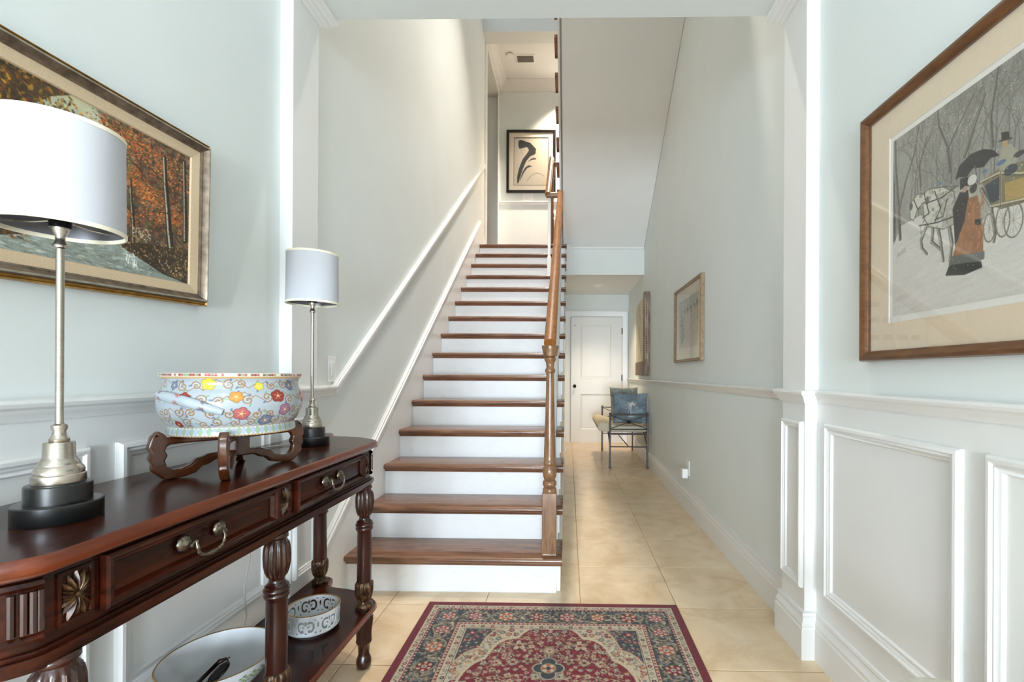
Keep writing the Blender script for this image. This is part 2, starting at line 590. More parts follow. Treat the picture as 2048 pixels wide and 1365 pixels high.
# crown on the inner faces of the opening
CRJ = [(0, 0), (.014, -.003), (.018, .003), (.034, 0), (.038, .006), (.058, .001), (.062, .006), (.084, .004), (.087, .013), (.081, .034), (0, .034)]
trim('trim_6', [(JL, JY1 + .0), (JL, JY0)], CRJ, SOFF - .034)
trim('trim_7', [(JR, JY0), (JR, JY1)], CRJ, SOFF - .034)
# upper hall crown
trim('trim_8', [(-0.1, YB), (XS, YB), (XS, 6.2)], [(a * 1.5, b * 1.2) for a, b in CROWN], UC - .132)
# back wall chair rail upstairs
trim('trim_9', [(-.1, YB), (XS, YB)], [(a * .8, b * 1.25) for a, b in RAIL], 3.862)
# casings round the landing opening on the left
cz = MB()
cz.box(XS - .002, XS + .018, 6.20, 6.29, LAND, 5.66).box(XS - .002, XS + .018, 7.29, 7.38, LAND, 5.66).box(XS - .002, XS + .018, 6.29, 7.29, 5.57, 5.66)
cz.box(XS - .005, XS + .012, 6.17, 6.20, LAND, 5.58)
struct(cz.build('trim_10', M['trim'], bevel=.004))

# wainscot (painted white below the rail) with picture-frame mouldings
PM = [(0, 0), (0, .010), (.006, .017), (.014, .018), (.019, .012), (.024, .013), (.030, .009), (.036, .008), (.040, 0)]
for side, X, n, par in (('wall_left', XL, 1, wl), ('wall_right', XR, -1, wr)):
    MB().box(min(X, X + n * .003), max(X, X + n * .003), WY1, JY0, .17, 1.0).build('wainscot', M['trim'], par)
    for y0, y1 in ((1.145, 1.742), (0.475, 1.075), (-.19, .405), (-.86, -.26), (-1.53, -.93), (-2.2, -1.6)):
        MB().ring((X + n * .003, y0, .266), (0, 1, 0), (0, 0, 1), (n, 0, 0), y1 - y0, .654, PM).build('panel_moulding', M['trim'], par, smooth=True, angle=25)
for X, n, par in ((JL, 1, jl), (JR, -1, jr)):
    MB().ring((X, 1.822, .266), (0, 1, 0), (0, 0, 1), (n, 0, 0), .165, .652, [(a * .8, b * .9) for a, b in PM]).build('panel_moulding', M['trim'], par, smooth=True, angle=25)

# ------------------------------------------------------------------ back door (corridor)
DX0, DX1, DZ = 0.045, 0.868, 2.03
door = struct(bpy.data.objects.new('door_1', None))
C.objects.link(door)
door.location = (DX0, YB, 0)
door['_wc'] = 1
dm = MB()
# stiles and rails around two recessed panels
for a in ((DX0, .20, 0, DZ), (.70, DX1, 0, DZ), (.20, .70, 0, .205), (.20, .70, .785, 1.03), (.20, .70, 1.905, DZ)):
    dm.box(a[0], a[1], YB - .042, YB - .005, a[2], a[3])
dm.build('door_leaf', M['trim'], door)
for z0, z1 in ((.205, .785), (1.03, 1.905)):
    MB().box(.20, .70, YB - .03, YB - .008, z0, z1).ring((.20, YB - .042, z0), (1, 0, 0), (0, 0, 1), (0, -1, 0), .5, z1 - z0, [(0, -.01), (0, .0), (.012, -.004), (.022, -.012), (.022, -.02)]).box(.232, .668, YB - .036, YB - .02, z0 + .032, z1 - .032).build('door_panel', M['trim'], door, bevel=.003)
for z in (1.806, 1.05, .25):
    MB().box(DX1 - .006, DX1 + .01, YB - .05, YB - .03, z - .05, z + .05).build('hinge', M['blackm'], door, bevel=.002)
kb = MB().lathe([(.0, 0), (.027, .0), (.027, .006), (.012, .010), (.011, .03), (.024, .04), (.028, .052), (.022, .064), (.0, .068)], 20)
k = kb.build('knob', M['blackm'], door, smooth=True)
k.location = (.105 - DX0, -.042, .912)
k.rotation_euler = (PI / 2, 0, 0)
MB().lathe([(0, 0), (.008, 0), (.008, .004), (0, .004)], 10).build('peephole', M['blackm'], door).matrix_basis = Matrix.Translation((.105 - DX0, -.042, 1.895)) @ Matrix.Rotation(PI / 2, 4, 'X')
cas = MB()
CW = [(0, 0), (0, .018), (.012, .024), (.03, .022), (.05, .018), (.085, .014), (.1, .008), (.1, 0)]
cas.ring((DX0 - .105, YB, -.12), (1, 0, 0), (0, 0, 1), (0, -1, 0), DX1 - DX0 + .21, DZ + .12 + .11, CW)
cs = struct(cas.build('trim_11', M['trim'], smooth=True, angle=25))
struct(MB().box(DX0 - .006, DX1 + .006, YB - .004, YB, 0, DZ + .006).build('trim_12', M['blackm']))

# ------------------------------------------------------------------ lower staircase
st = thing('staircase', 'straight staircase with oak treads, white risers and turned oak newel post', 'staircase', (-.58, D1, 0))


def tread_profile(y0, y1, zt):
    """(y,z) section: rounded nosing at y0, cove below"""
    r = .014
    p = [(y1, zt), (y0 + r, zt)]
    for a in range(1, 6):
        t = PI / 2 + a * PI / 5
        p.append((y0 + r + r * math.cos(t), zt - r + r * math.sin(t)))
    p += [(y0 + .018, zt - .028), (y0 + .021, zt - .036), (y0 + .026, zt - .045), (y0 + .031, zt - .045), (y0 + .031, zt - .028), (y1, zt - .028)]
    return p


for i in range(1, 16):
    ry = D1 + (i - 1) * T
    zt = i * R
    y1 = ry + T if i < 15 else ry + .10
    MB().prism(tread_profile(ry - .031, y1, zt), SX0, -.026, 'x').build('tread', M['oak'], st, smooth=True, angle=40)
    MB().box(SX0, SX1, ry, ry + .015, zt - R, zt - .028).build('riser', M['riser'], st)
    # scroll bracket on the open side
    yb, zb = ry + .012, zt - .03
    br = [(yb, zb), (yb + .225, zb), (yb + .225, zb - .012), (yb + .20, zb - .03), (yb + .165, zb - .028), (yb + .15, zb - .05), (yb + .11, zb - .075), (yb + .075, zb - .07), (yb + .06, zb - .095), (yb + .03, zb - .118), (yb + .0, zb - .12)]
    MB().prism(br, SX1, SX1 + .009, 'x').build('bracket', M['trim'], st)
# open side panel (sawtooth) and left skirt board
pts = [(D1 + .001, 0)]
for i in range(1, 16):
    ry = D1 + (i - 1) * T
    pts += [(ry + .001, i * R - .03), (ry + T + .001, i * R - .03)]
pts += [(YL + T, 0)]
MB().prism(pts, SX1 - .03, SX1 - .0005, 'x').build('stringer', M['trim'], st)
SK = .262
y_lo, y_hi = D1 - .28, 5.80
nz = lambda y: R + (y - (D1 - .03)) * (R / T)
MB().prism([(D1 - .30, 0), (y_hi + .36, 0), (y_hi + .36, LAND + .16), (y_hi, nz(y_hi) + SK - .03), (D1 - .30, max(.0, nz(D1 - .30) + SK - .03))], XS, SX0, 'x').build('skirt_board', M['trim'], st)
d = Vector((0, T, R)).normalized()
nn = Vector((0, -R, T)).normalized()
cap = MB()
P0 = Vector((XS, D1 - .40, nz(D1 - .40) + SK - .034))
Ln = (y_hi + .03 - (D1 - .40)) / d.y
cap.obox(P0, (.032, 0, 0), d * Ln, nn * .018)
cap.obox(P0 + nn * .018, (.024, 0, 0), d * Ln, nn * .012)
cap.build('skirt_cap', M['trim'], st, bevel=.004)
MB().box(SX1, SX1 + .02, D1 + .02, YL + .05, 0, .13).build('side_base', M['trim'], st, bevel=.003)

# sloping wall rail above the stair
sr = MB()
a0, a1 = Vector((XS, 2.215, 0.996)), Vector((XS, 6.17, 3.875))
dr = (a1 - a0).normalized()
nr = Vector((0, -dr.z, dr.y))
sr.obox(a0, (.022, 0, 0), dr * (a1 - a0).length, nr * .052)
sr.obox(a0 + nr * .026, (.030, 0, 0), dr * (a1 - a0).length, nr * .020)
struct(sr.build('trim_13', M['trim'], bevel=.005))

# newel post
NX, NY, NZ = -.092, 2.354, R
nw = MB().box(NX - .0365, NX + .0365, NY - .0365, NY + .0365, NZ, .498)
nw.build('newel_base', M['oak_post'], st, bevel=.003)
prof = [(.0, .490), (.034, .498), (.036, .510), (.033, .518), (.026, .522), (.033, .530), (.036, .541), (.033, .553), (.026, .558), (.029, .566), (.034, .58), (.036, .60), (.033, .622), (.027, .634), (.032, .640), (.033, .650), (.029, .656),
        (.030, .68), (.0275, .76), (.024, .88), (.0215, .99), (.0200, 1.105), (.024, 1.108), (.027, 1.116), (.025, 1.126), (.0195, 1.132), (.020, 1.150), (.023, 1.162), (.030, 1.172), (.031, 1.182), (.024, 1.188), (.034, 1.192), (.037, 1.205), (.040, 1.225), (.044, 1.238), (.042, 1.246), (0, 1.248)]
MB().lathe(prof, 36, (NX, NY, 0)).build('newel_turning', M['oak_post'], st, smooth=True, angle=50)


def rail_section(w_=.062, h_=.055):
    p = [(-.4, 0), (.4, 0), (.42, .25), (.5, .45), (.48, .72), (.34, .92), (0, 1.0), (-.34, .92), (-.48, .72), (-.5, .45), (-.42, .25)]
    return [(a * w_, b * h_) for a, b in p]


def rail(path, name, mat, parent, sec=None):
    """sweep a handrail section along 3D points, section kept upright"""
    sec = sec or rail_section()
    P = [Vector(p) for p in path]
    k = len(sec)
    vs = []
    for i, p in enumerate(P):
        t = P[min(i + 1, len(P) - 1)] - P[max(i - 1, 0)]
        h = Vector((t.x, t.y, 0))
        if h.length < 1e-5:
            h = Vector((0, 1, 0))
        h.normalize()
        sd = Vector((h.y, -h.x, 0))
        upv = sd.cross(t.normalized())
        if upv.z < 0:
            upv = -upv
        for a, b in sec:
            vs.append(p + sd * a + upv * b)
    fs = []
    for i in range(len(P) - 1):
        for j in range(k):
            jj = (j + 1) % k
            fs.append((i * k + j, i * k + jj, (i + 1) * k + jj, (i + 1) * k + j))
    fs += [tuple(range(k)), tuple((len(P) - 1) * k + j for j in range(k))]
    return MB().add(vs, fs).build(name, mat, parent, smooth=True, angle=45)


RA = (NX, NY - .02, 1.232)
RB = (NX, 5.02, 3.055)
rail([RA, RB, (NX - .004, 5.07, 3.066)], 'handrail', M['oak_rail'], st)
rail([(NX + .02, 5.06, 3.05), (NX - .04, 5.06, 3.05), (-.215, 5.06, 3.05), (-.25, 5.065, 3.052)], 'rail_easing', M['oak_post'], st)
rail([(-.232, 5.05, 3.05), (-.232, 5.35, 3.30), (-.232, 5.98, 3.84), (-.232, 6.10, 3.94)], 'handrail', M['oak_post'], st)
rail([(-.25, 6.10, 3.86), (-.10, 6.10, 3.86)], 'rail_easing', M['oak_post'], st)
# landing newel (oak) and white intermediate post
lp = [(0, LAND), (.036, LAND), (.036, LAND + .42), (.03, LAND + .43), (.024, LAND + .45), (.034, LAND + .47), (.03, LAND + .50), (.022, LAND + .52), (.026, LAND + .6), (.02, LAND + .95), (.03, LAND + .98), (.024, LAND + 1.0), (.038, LAND + 1.06), (.038, LAND + 1.2), (.03, LAND + 1.24), (0, LAND + 1.25)]
MB().lathe(lp, 24, (-.226, 6.11, 0)).build('landing_newel', M['oak_post'], st, smooth=True)
MB().box(-.238, -.194, 5.08, 5.12, 12 * R, 12 * R + .22).box(-.232, -.20, 5.085, 5.115, 12 * R + .22, 3.06).build('landing_post', M['trim'], st, bevel=.004)
# balusters, two to a tread
slope = (RB[2] - RA[2]) / (RB[1] - RA[1])
bal_me = {}
for i in range(1, 12):
    for q in (.06, .185):
        y = D1 + (i - 1) * T + q
        if y < NY + .07:
            continue
        zt = RA[2] + (y - RA[1]) * slope + .004
        z0 = i * R
        H_ = zt - z0
        MB().lathe([(.0, 0), (.016, 0), (.016, .14), (.012, .15), (.017, .16), (.012, .175), (.015, .2), (.0125, .3), (.009, H_ - .05), (.009, H_), (0, H_)], 10, (NX, y, z0)).build('baluster', M['trim'], st, smooth=True)

# ------------------------------------------------------------------ upper flight over the corridor
uf = thing('staircase', 'upper flight of stairs above the corridor with white sloping underside', 'staircase', (.44, 6.1, LAND))
UX0, UX1 = -.10, XC - .003
for k in range(1, 13):
    yn = 6.43 - T * k
    zt = LAND + R * k
    p = [(2 * yn - y, z) for y, z in tread_profile(yn - .0, yn + T + .03, zt)]
    MB().prism(p, -.142, UX1, 'x').build('tread', M['oak'], uf, smooth=True, angle=40)
    MB().box(UX0, UX1, yn - .045, yn - .03, zt - R, zt - .028).build('riser', M['riser'], uf)
sl = .668
pts = [(5.985, 2.76), (2.9, 2.76 + sl * 3.085), (2.9, 2.76 + sl * 3.085 + .5)]
for k in range(12, 0, -1):
    yn = 6.43 - T * k
    zt = LAND + R * k - .03
    pts += [(yn - T - .03, zt), (yn - .03, zt)]
pts += [(6.15, LAND + .001), (5.985, LAND + .001)]
MB().prism(pts, UX0, UX0 + .03, 'x').build('stringer', M['trim'], uf)
MB().prism([(5.985, 2.735), (5.985, 2.76), (2.9, 2.76 + sl * 3.085), (2.9, 2.79 + sl * 3.085), (6.03, 2.80), (6.03, 2.735)], UX0, UX1, 'x').build('sloping_underside', M['ceil'], uf)
MB().prism([(5.985, 2.752), (2.9, 2.752 + sl * 3.085), (2.9, 2.80 + sl * 3.085), (5.985, 2.80)], UX0 - .008, UX0 + .012, 'x').build('edge_bead', M['trim'], uf)

# ------------------------------------------------------------------ paint canvas (flat print and painted decoration)
class Cv:
    def __init__(s, w_, h_, col):
        s.w, s.h = w_, h_
        s.a = np.ones((h_, w_, 3)) * (np.array(col, float) / 255)

    def _bb(s, x0, x1, y0, y1):
        x0 = max(0, int(math.floor(x0)))
        y0 = max(0, int(math.floor(y0)))
        x1 = min(s.w, int(math.ceil(x1)) + 1)
        y1 = min(s.h, int(math.ceil(y1)) + 1)
        return x0, x1, y0, y1

    def put(s, x0, x1, y0, y1, mk, col, al=1.0):
        c = np.array(col, float) / 255
        mk = (mk * al)[..., None]
        s.a[y0:y1, x0:x1] = s.a[y0:y1, x0:x1] * (1 - mk) + c * mk

    def ell(s, cx, cy, rx, ry, col, al=1.0, ang=0.0, soft=1.0):
        q = max(rx, ry) + 2
        x0, x1, y0, y1 = s._bb(cx - q, cx + q, cy - q, cy + q)
        if x1 <= x0 or y1 <= y0:
            return
        X, Y = np.meshgrid(np.arange(x0, x1) - cx, np.arange(y0, y1) - cy)
        if ang:
            ca, sa = math.cos(ang), math.sin(ang)
            X, Y = X * ca + Y * sa, -X * sa + Y * ca
        dd_ = np.sqrt((X / max(rx, .3)) ** 2 + (Y / max(ry, .3)) ** 2)
        mk = np.clip((1 - dd_) * min(rx, ry) / soft + .5, 0, 1)
        s.put(x0, x1, y0, y1, mk, col, al)

    def line(s, pts, wd, col, al=1.0, w2=None):
        for k in range(len(pts) - 1):
            (ax, ay), (bx, by) = pts[k], pts[k + 1]
            wa = wd if w2 is None else wd + (w2 - wd) * k / max(1, len(pts) - 1)
            q = wa + 2
            x0, x1, y0, y1 = s._bb(min(ax, bx) - q, max(ax, bx) + q, min(ay, by) - q, max(ay, by) + q)
            if x1 <= x0 or y1 <= y0:
                continue
            X, Y = np.meshgrid(np.arange(x0, x1), np.arange(y0, y1))
            dx, dy = bx - ax, by - ay
            L = max(dx * dx + dy * dy, 1e-6)
            t = np.clip(((X - ax) * dx + (Y - ay) * dy) / L, 0, 1)
            ds = np.hypot(X - ax - t * dx, Y - ay - t * dy)
            s.put(x0, x1, y0, y1, np.clip(wa / 2 - ds + .5, 0, 1), col, al)

    def poly(s, pts, col, al=1.0):
        xs = [p[0] for p in pts]
        ys = [p[1] for p in pts]
        x0, x1, y0, y1 = s._bb(min(xs) - 1, max(xs) + 1, min(ys) - 1, max(ys) + 1)
        if x1 <= x0 or y1 <= y0:
            return
        mk = np.zeros((y1 - y0, x1 - x0))
        for ox in (-.25, .25):
            for oy in (-.25, .25):
                X, Y = np.meshgrid(np.arange(x0, x1) + ox, np.arange(y0, y1) + oy)
                ins = np.zeros(X.shape, bool)
                n = len(pts)
                for i in range(n):
                    ax, ay = pts[i]
                    bx, by = pts[(i + 1) % n]
                    if ay == by:
                        continue
                    c = ((ay > Y) != (by > Y)) & (X < (bx - ax) * (Y - ay) / (by - ay) + ax)
                    ins ^= c
                mk += ins * .25
        s.put(x0, x1, y0, y1, mk, col, al)

    def dabs(s, n, box, cols, r, ang=(0, PI), al=.8, asp=.45, mask=None):
        bx0, bx1, by0, by1 = box
        for _ in range(n):
            x = random.uniform(bx0, bx1)
            y = random.uniform(by0, by1)
            if mask and not mask(x, y):
                continue
            rr = random.uniform(r[0], r[1])
            s.ell(x, y, rr, rr * asp, random.choice(cols), al * random.uniform(.5, 1), random.uniform(*ang))

    def flower(s, cx, cy, r, col, edge, n=5, ph=None, core=(230, 190, 90), sq=1.0):
        ph = random.uniform(0, 6.28) if ph is None else ph
        for pas in (1.22, 1.0):
            for k in range(n):
                t = ph + 2 * PI * k / n
                s.ell(cx + r * .55 * math.cos(t), cy + r * .55 * math.sin(t) * sq, r * .45 * pas, r * .45 * pas * sq, edge if pas > 1.1 else col)
        for k in range(n):
            t = ph + 2 * PI * k / n
            s.line([(cx, cy), (cx + r * .55 * math.cos(t), cy + r * .55 * math.sin(t) * sq)], max(.7, r * .09), core, .7)
        s.ell(cx, cy, r * .2, r * .2 * sq, core)

    def spiral(s, cx, cy, r, wd, col, turns=1.3, ph=0.0, dr=1, sq=1.0):
        P = []
        n = 26
        for k in range(n):
            t = k / (n - 1)
            rr = r * (1 - .82 * t)
            q = ph + dr * turns * 2 * PI * t
            P.append((cx + rr * math.cos(q), cy + rr * math.sin(q) * sq))
        s.line(P, wd, col)

    def grain(s, amt, seed=0):
        g_ = np.random.default_rng(seed).normal(0, amt, (s.h, s.w, 1))
        s.a = np.clip(s.a + g_, 0, 1)

    def linear(s):
        c = np.clip(s.a, 0, 1)
        return np.where(c <= .04045, c / 12.92, ((c + .055) / 1.055) ** 2.4)


def fbm(h, w_, sc, seed, oct_=4, asp=1.0):
    r = np.random.default_rng(seed)
    out = np.zeros((h, w_))
    am, tot = 1.0, 0
    for o in range(oct_):
        gh, gw = max(2, int(h / sc * asp) + 2), max(2, int(w_ / sc) + 2)
        gr = r.random((gh + 1, gw + 1))
        y = np.linspace(0, gh - 1.001, h)
        x = np.linspace(0, gw - 1.001, w_)
        yi, xi = y.astype(int), x.astype(int)
        fy, fx = y - yi, x - xi
        fy, fx = fy * fy * (3 - 2 * fy), fx * fx * (3 - 2 * fx)
        A = gr[yi][:, xi]
        B = gr[yi][:, xi + 1]
        Cc = gr[yi + 1][:, xi]
        D = gr[yi + 1][:, xi + 1]
        out += am * ((A * (1 - fx) + B * fx) * (1 - fy)[:, None] + (Cc * (1 - fx) + D * fx) * fy[:, None])
        tot += am
        am *= .5
        sc = max(2, sc / 2)
    return out / tot


def color_mesh(name, co, h, w_, cols, mat, parent=None, wrap=False, smooth=True):
    """grid mesh (h x w points) with a colour attribute"""
    idx = np.arange(h * w_).reshape(h, w_)
    if wrap:
        nx = np.roll(idx, -1, axis=1)
        f = np.stack([idx[:-1], nx[:-1], nx[1:], idx[1:]], -1).reshape(-1, 4)
    else:
        f = np.stack([idx[:-1, :-1], idx[:-1, 1:], idx[1:, 1:], idx[1:, :-1]], -1).reshape(-1, 4)
    me = bpy.data.meshes.new(name)
    me.vertices.add(h * w_)
    me.vertices.foreach_set('co', np.ascontiguousarray(co, dtype=np.float32).ravel())
    me.loops.add(f.size)
    me.loops.foreach_set('vertex_index', np.ascontiguousarray(f, dtype=np.int32).ravel())
    me.polygons.add(len(f))
    me.polygons.foreach_set('loop_start', np.arange(0, f.size, 4, dtype=np.int32))
    me.update(calc_edges=True)
    ca = me.color_attributes.new('paint', 'FLOAT_COLOR', 'POINT')
    rgba = np.ones((h * w_, 4), np.float32)
    rgba[:, :3] = cols.reshape(-1, 3)
    ca.data.foreach_set('color', rgba.ravel())
    o = bpy.data.objects.new(name, me)
    return finish(o, mat, parent, smooth, 0, 60)


def flat_art(name, cv, O, U, V, mat, parent):
    """canvas on a rectangle: O top-left corner, U full width vector, V full height vector (down)"""
    O, U, V = (np.array(q, float) for q in (O, U, V))
    u = np.linspace(0, 1, cv.w)
    v = np.linspace(0, 1, cv.h)
    co = O + u[None, :, None] * U + v[:, None, None] * V
    return color_mesh(name, co, cv.h, cv.w, cv.linear(), mat, parent)


# ------------------------------------------------------------------ rug
def rug_canvas():
    W_, H_ = 470, 684
    RED, NAVY, CREAM, TAN = (116, 14, 34), (54, 58, 64), (206, 188, 162), (172, 150, 114)
    SAGE, ROSE, RUST, SLATE, BLK = (130, 134, 118), (168, 70, 82), (182, 96, 66), (104, 112, 122), (40, 28, 30)
    cv = Cv(W_, H_, RED)
    hw = W_ // 2 + 1
    px = 1.174 / W_

    def mm(v):
        return v / 1000 / px

    def band(o, col):
        o = mm(o)
        cv.a[int(o):H_ - int(o), int(o):W_ - int(o)] = np.array(col) / 255

    band(34, CREAM)
    band(60, BLK)
    band(62, ROSE)
    band(72, BLK)
    band(74, NAVY)
    band(176, BLK)
    band(178, (200, 150, 130))
    band(192, BLK)
    band(194, CREAM)
    band(222, BLK)
    band(224, CREAM)
    # guard borders: rows of small blossoms
    def row(off, step, fn):
        o = mm(off)
        n = int((W_ - 2 * o) / mm(step))
        for k in range(n + 1):
            x = o + (W_ - 2 * o) * k / n
            fn(x, o, k)
            fn(x, H_ - o, k)
        n = int((H_ - 2 * o) / mm(step))
        for k in range(1, n):
            y = o + (H_ - 2 * o) * k / n
            fn(o, y, k)
            fn(W_ - o, y, k)
    row(47, 19, lambda x, y, k: (cv.ell(x, y, 3.2, 3.2, (BLK, RED, SAGE)[k % 3]), cv.ell(x, y, 1.6, 1.6, CREAM)) if k % 2 == 0 else cv.line([(x - 3, y - 3), (x + 3, y + 3)], 1.4, (SAGE, NAVY)[k // 2 % 2]))
    row(67, 9, lambda x, y, k: cv.ell(x, y, 1.6, 1.6, CREAM if k % 2 else NAVY))
    row(185, 9, lambda x, y, k: cv.ell(x, y, 1.7, 1.7, (130, 24, 44) if k % 2 else CREAM))
    row(208, 21, lambda x, y, k: (cv.ell(x, y, 3.4, 3.4, (RED, BLK, SAGE)[k % 3]), cv.ell(x, y, 1.5, 1.5, CREAM)) if k % 2 == 0 else cv.line([(x - 3, y + 2), (x + 3, y - 2)], 1.4, SAGE))

    # main border: vines, leaves and palmettes on navy
    def palm(x, y, r, k):
        a, b = ((ROSE, CREAM), (RUST, CREAM), (RED, (214, 170, 140)))[k % 3]
        n = 12
        cv.ell(x, y, r * 1.02, r * 1.02, BLK, .7)
        for q in range(n):
            t = 2 * PI * q / n
            cv.ell(x + r * .72 * math.cos(t), y + r * .72 * math.sin(t), r * .24, r * .24, b if q % 2 else a)
        cv.ell(x, y, r * .52, r * .52, a)
        cv.ell(x, y, r * .34, r * .34, CREAM)
        cv.ell(x, y, r * .18, r * .18, SLATE)

    def vine_run(horizontal, fixed, a0_, a1_, n):
        for k in range(n):
            c = a0_ + (a1_ - a0_) * (k + .5) / n
            half = (a1_ - a0_) / n / 2
            for sg in (1, -1):
                P = []
                for t in np.linspace(0, 2 * PI, 40):
                    q = c + half * .92 * math.cos(t)
                    w__ = mm(38) * math.sin(t) * (1 + .25 * math.cos(3 * t))
                    P.append((q, fixed + w__) if horizontal else (fixed + w__, q))
            cv.line(P, 2.6, TAN)
            for _ in range(95):
                q = c + random.uniform(-half, half)
                o_ = random.uniform(-mm(47), mm(47))
                p = (q, fixed + o_) if horizontal else (fixed + o_, q)
                cv.ell(p[0], p[1], random.uniform(2.2, 5.2), random.uniform(1.0, 2.0), random.choice([SLATE, SAGE, TAN, SAGE, CREAM, (150, 120, 100), BLK]), .9, random.uniform(0, PI))
            palm(*((c, fixed) if horizontal else (fixed, c)), mm(36 if k % 2 else 31), k)
    b0 = mm(125)
    vine_run(True, b0, mm(176), W_ - mm(176), 6)
    vine_run(True, H_ - b0, mm(176), W_ - mm(176), 6)
    vine_run(False, b0, mm(176), H_ - mm(176), 11)
    vine_run(False, W_ - b0, mm(176), H_ - mm(176), 11)
    for x in (b0, W_ - b0):
        for y in (b0, H_ - b0):
            for _ in range(70):
                cv.ell(x + random.uniform(-mm(46), mm(46)), y + random.uniform(-mm(46), mm(46)), random.uniform(2, 4.4), 1.7, random.choice([SLATE, SAGE, TAN, CREAM]), .9, random.uniform(0, PI))
            palm(x, y, mm(32), 0)
    # field: corner spandrels (navy), ivory lobed band, red ground
    f0 = mm(226)
    FW, FH = W_ - 2 * f0, H_ - 2 * f0
    cx, cy = W_ / 2, H_ / 2
    X, Y = np.meshgrid(np.arange(W_), np.arange(H_))
    ax = np.abs(X - cx) / (FW / 2)
    ay = np.abs(Y - cy) / (FH / 2)
    inside = (ax < 1) & (ay < 1)
    th = np.arctan2(ay, ax)
    lob = .10 * np.abs(np.sin(th * 8))
    rad = (ax ** 1.8 + ay ** 1.8)
    ivory = inside & (rad > 1.00 + lob * 1.0)
    navy = inside & (rad > 1.27 + lob * 1.6)
    red = inside & ~ivory
    rim = inside & (np.abs(rad - 1.00 - lob) < .028)
    rim2 = inside & (np.abs(rad - 1.27 - lob * 1.6) < .022)
    cv.a[red] = np.array((120, 8, 26)) / 255
    cv.a[ivory] = np.array(CREAM) / 255
    cv.a[navy] = np.array(NAVY) / 255
    cv.a[rim] = np.array(TAN) / 255
    cv.a[rim2] = np.array((196, 176, 140)) / 255

    def sym(fn, x, y):
        for a in (x, W_ - 1 - x):
            for b in (y, H_ - 1 - y):
                fn(a, b)
    rr = random.Random(5)
    for _ in range(60):
        x, y, a = rr.uniform(f0, cx), rr.uniform(f0, cy), rr.uniform(0, 6.28)
        z0_ = 'r' if red[int(y), int(x)] else 'o'
        da, P = rr.uniform(-.35, .35), []
        for q in range(14):
            P.append((x, y))
            x += 3.2 * math.cos(a)
            y += 3.2 * math.sin(a)
            a += da
            if not (f0 < x < W_ - f0 and f0 < y < H_ - f0) or ('r' if red[int(y), int(x)] else 'o') != z0_:
                break
        for mx_ in (0, 1):
            for my_ in (0, 1):
                cv.line([(W_ - 1 - p[0] if mx_ else p[0], H_ - 1 - p[1] if my_ else p[1]) for p in P], 1.3, (SAGE if z0_ == 'o' else TAN), .9)
    placed = []
    tries = 0
    while tries < 9000 and len(placed) < 420:
        tries += 1
        x = rr.uniform(f0 + 3, cx)
        y = rr.uniform(f0 + 3, cy)
        zone = 'n' if navy[int(y), int(x)] else ('i' if ivory[int(y), int(x)] else 'r')
        big = rr.random()
        r = 15 if (big < .16 and zone == 'r') else (10 if big < .45 else (6.5 if big < .8 else 4.2))
        if zone != 'r':
            r = 8 if big < .15 else (5.5 if big < .5 else 3.6)
            if rr.random() < .35:
                continue
        if any((x - q[0]) ** 2 + (y - q[1]) ** 2 < (r + q[2]) ** 2 * .92 for q in placed):
            continue
        if zone == 'r' and rim[max(0, int(y - r * .6)):int(y + r * .6) + 1, max(0, int(x - r * .6)):int(x + r * .6) + 1].any():
            continue
        placed.append((x, y, r))
        if zone == 'r':
            pal = rr.choice([(TAN, CREAM, SAGE), (CREAM, TAN, RED), (SAGE, CREAM, SLATE), (TAN, CREAM, RUST)])
        elif zone == 'i':
            pal = rr.choice([(SAGE, TAN, RED), (RED, ROSE, CREAM), (SLATE, SAGE, CREAM), (TAN, RUST, CREAM)])
        else:
            pal = rr.choice([(SLATE, SAGE, CREAM), (SAGE, TAN, ROSE), (RED, ROSE, CREAM)])
        n = rr.choice([5, 6, 8])
        ph = rr.uniform(0, 3)

        lv = [(rr.uniform(0, 6.28), rr.uniform(.9, 1.3), rr.choice([SAGE, TAN, SLATE, CREAM])) for _ in range(4 if r > 5 else 1)]

        def fl(a, b, r=r, pal=pal, n=n, ph=ph, zone=zone, lv=lv):
            for (t, L, c) in lv:
                cv.ell(a + r * L * math.cos(t), b + r * L * math.sin(t), r * .42, r * .17, c, .9, t)
            if r > 4.5:
                cv.ell(a, b, r * .94, r * .88, BLK, .6)
            for q in range(n):
                t = ph + 2 * PI * q / n
                cv.ell(a + r * .58 * math.cos(t), b + r * .54 * math.sin(t), r * .34, r * .26, pal[0] if q % 2 else pal[1], 1, t)
                if r > 8:
                    cv.line([(a + r * .3 * math.cos(t), b + r * .3 * math.sin(t)), (a + r * .8 * math.cos(t), b + r * .75 * math.sin(t))], 1, BLK, .5)
            cv.ell(a, b, r * .44, r * .40, pal[1])
            cv.ell(a, b, r * .30, r * .27, pal[2])
            if r > 8:
                cv.ell(a, b, r * .15, r * .14, BLK, .8)
        sym(fl, x, y)
    for _ in range(420):
        x, y = rr.uniform(f0 + 2, cx), rr.uniform(f0 + 2, cy)
        zr = red[int(y), int(x)]
        if not zr and rr.random() < .6:
            continue
        c, r1 = rr.choice([CREAM, TAN, SAGE, (150, 60, 66)] if zr else ([SAGE, RED, SLATE, TAN] if not navy[int(y), int(x)] else [TAN, SAGE, CREAM, SLATE])), rr.uniform(1.2, 2.3)
        t = rr.uniform(0, 3)
        sym(lambda a, b: cv.ell(a, b, r1 * 1.4, r1 * .7, c, .85, t), x, y)
    cv.a[rim] = np.array((206, 190, 158)) / 255
    cv.a[rim2] = np.array((196, 176, 140)) / 255
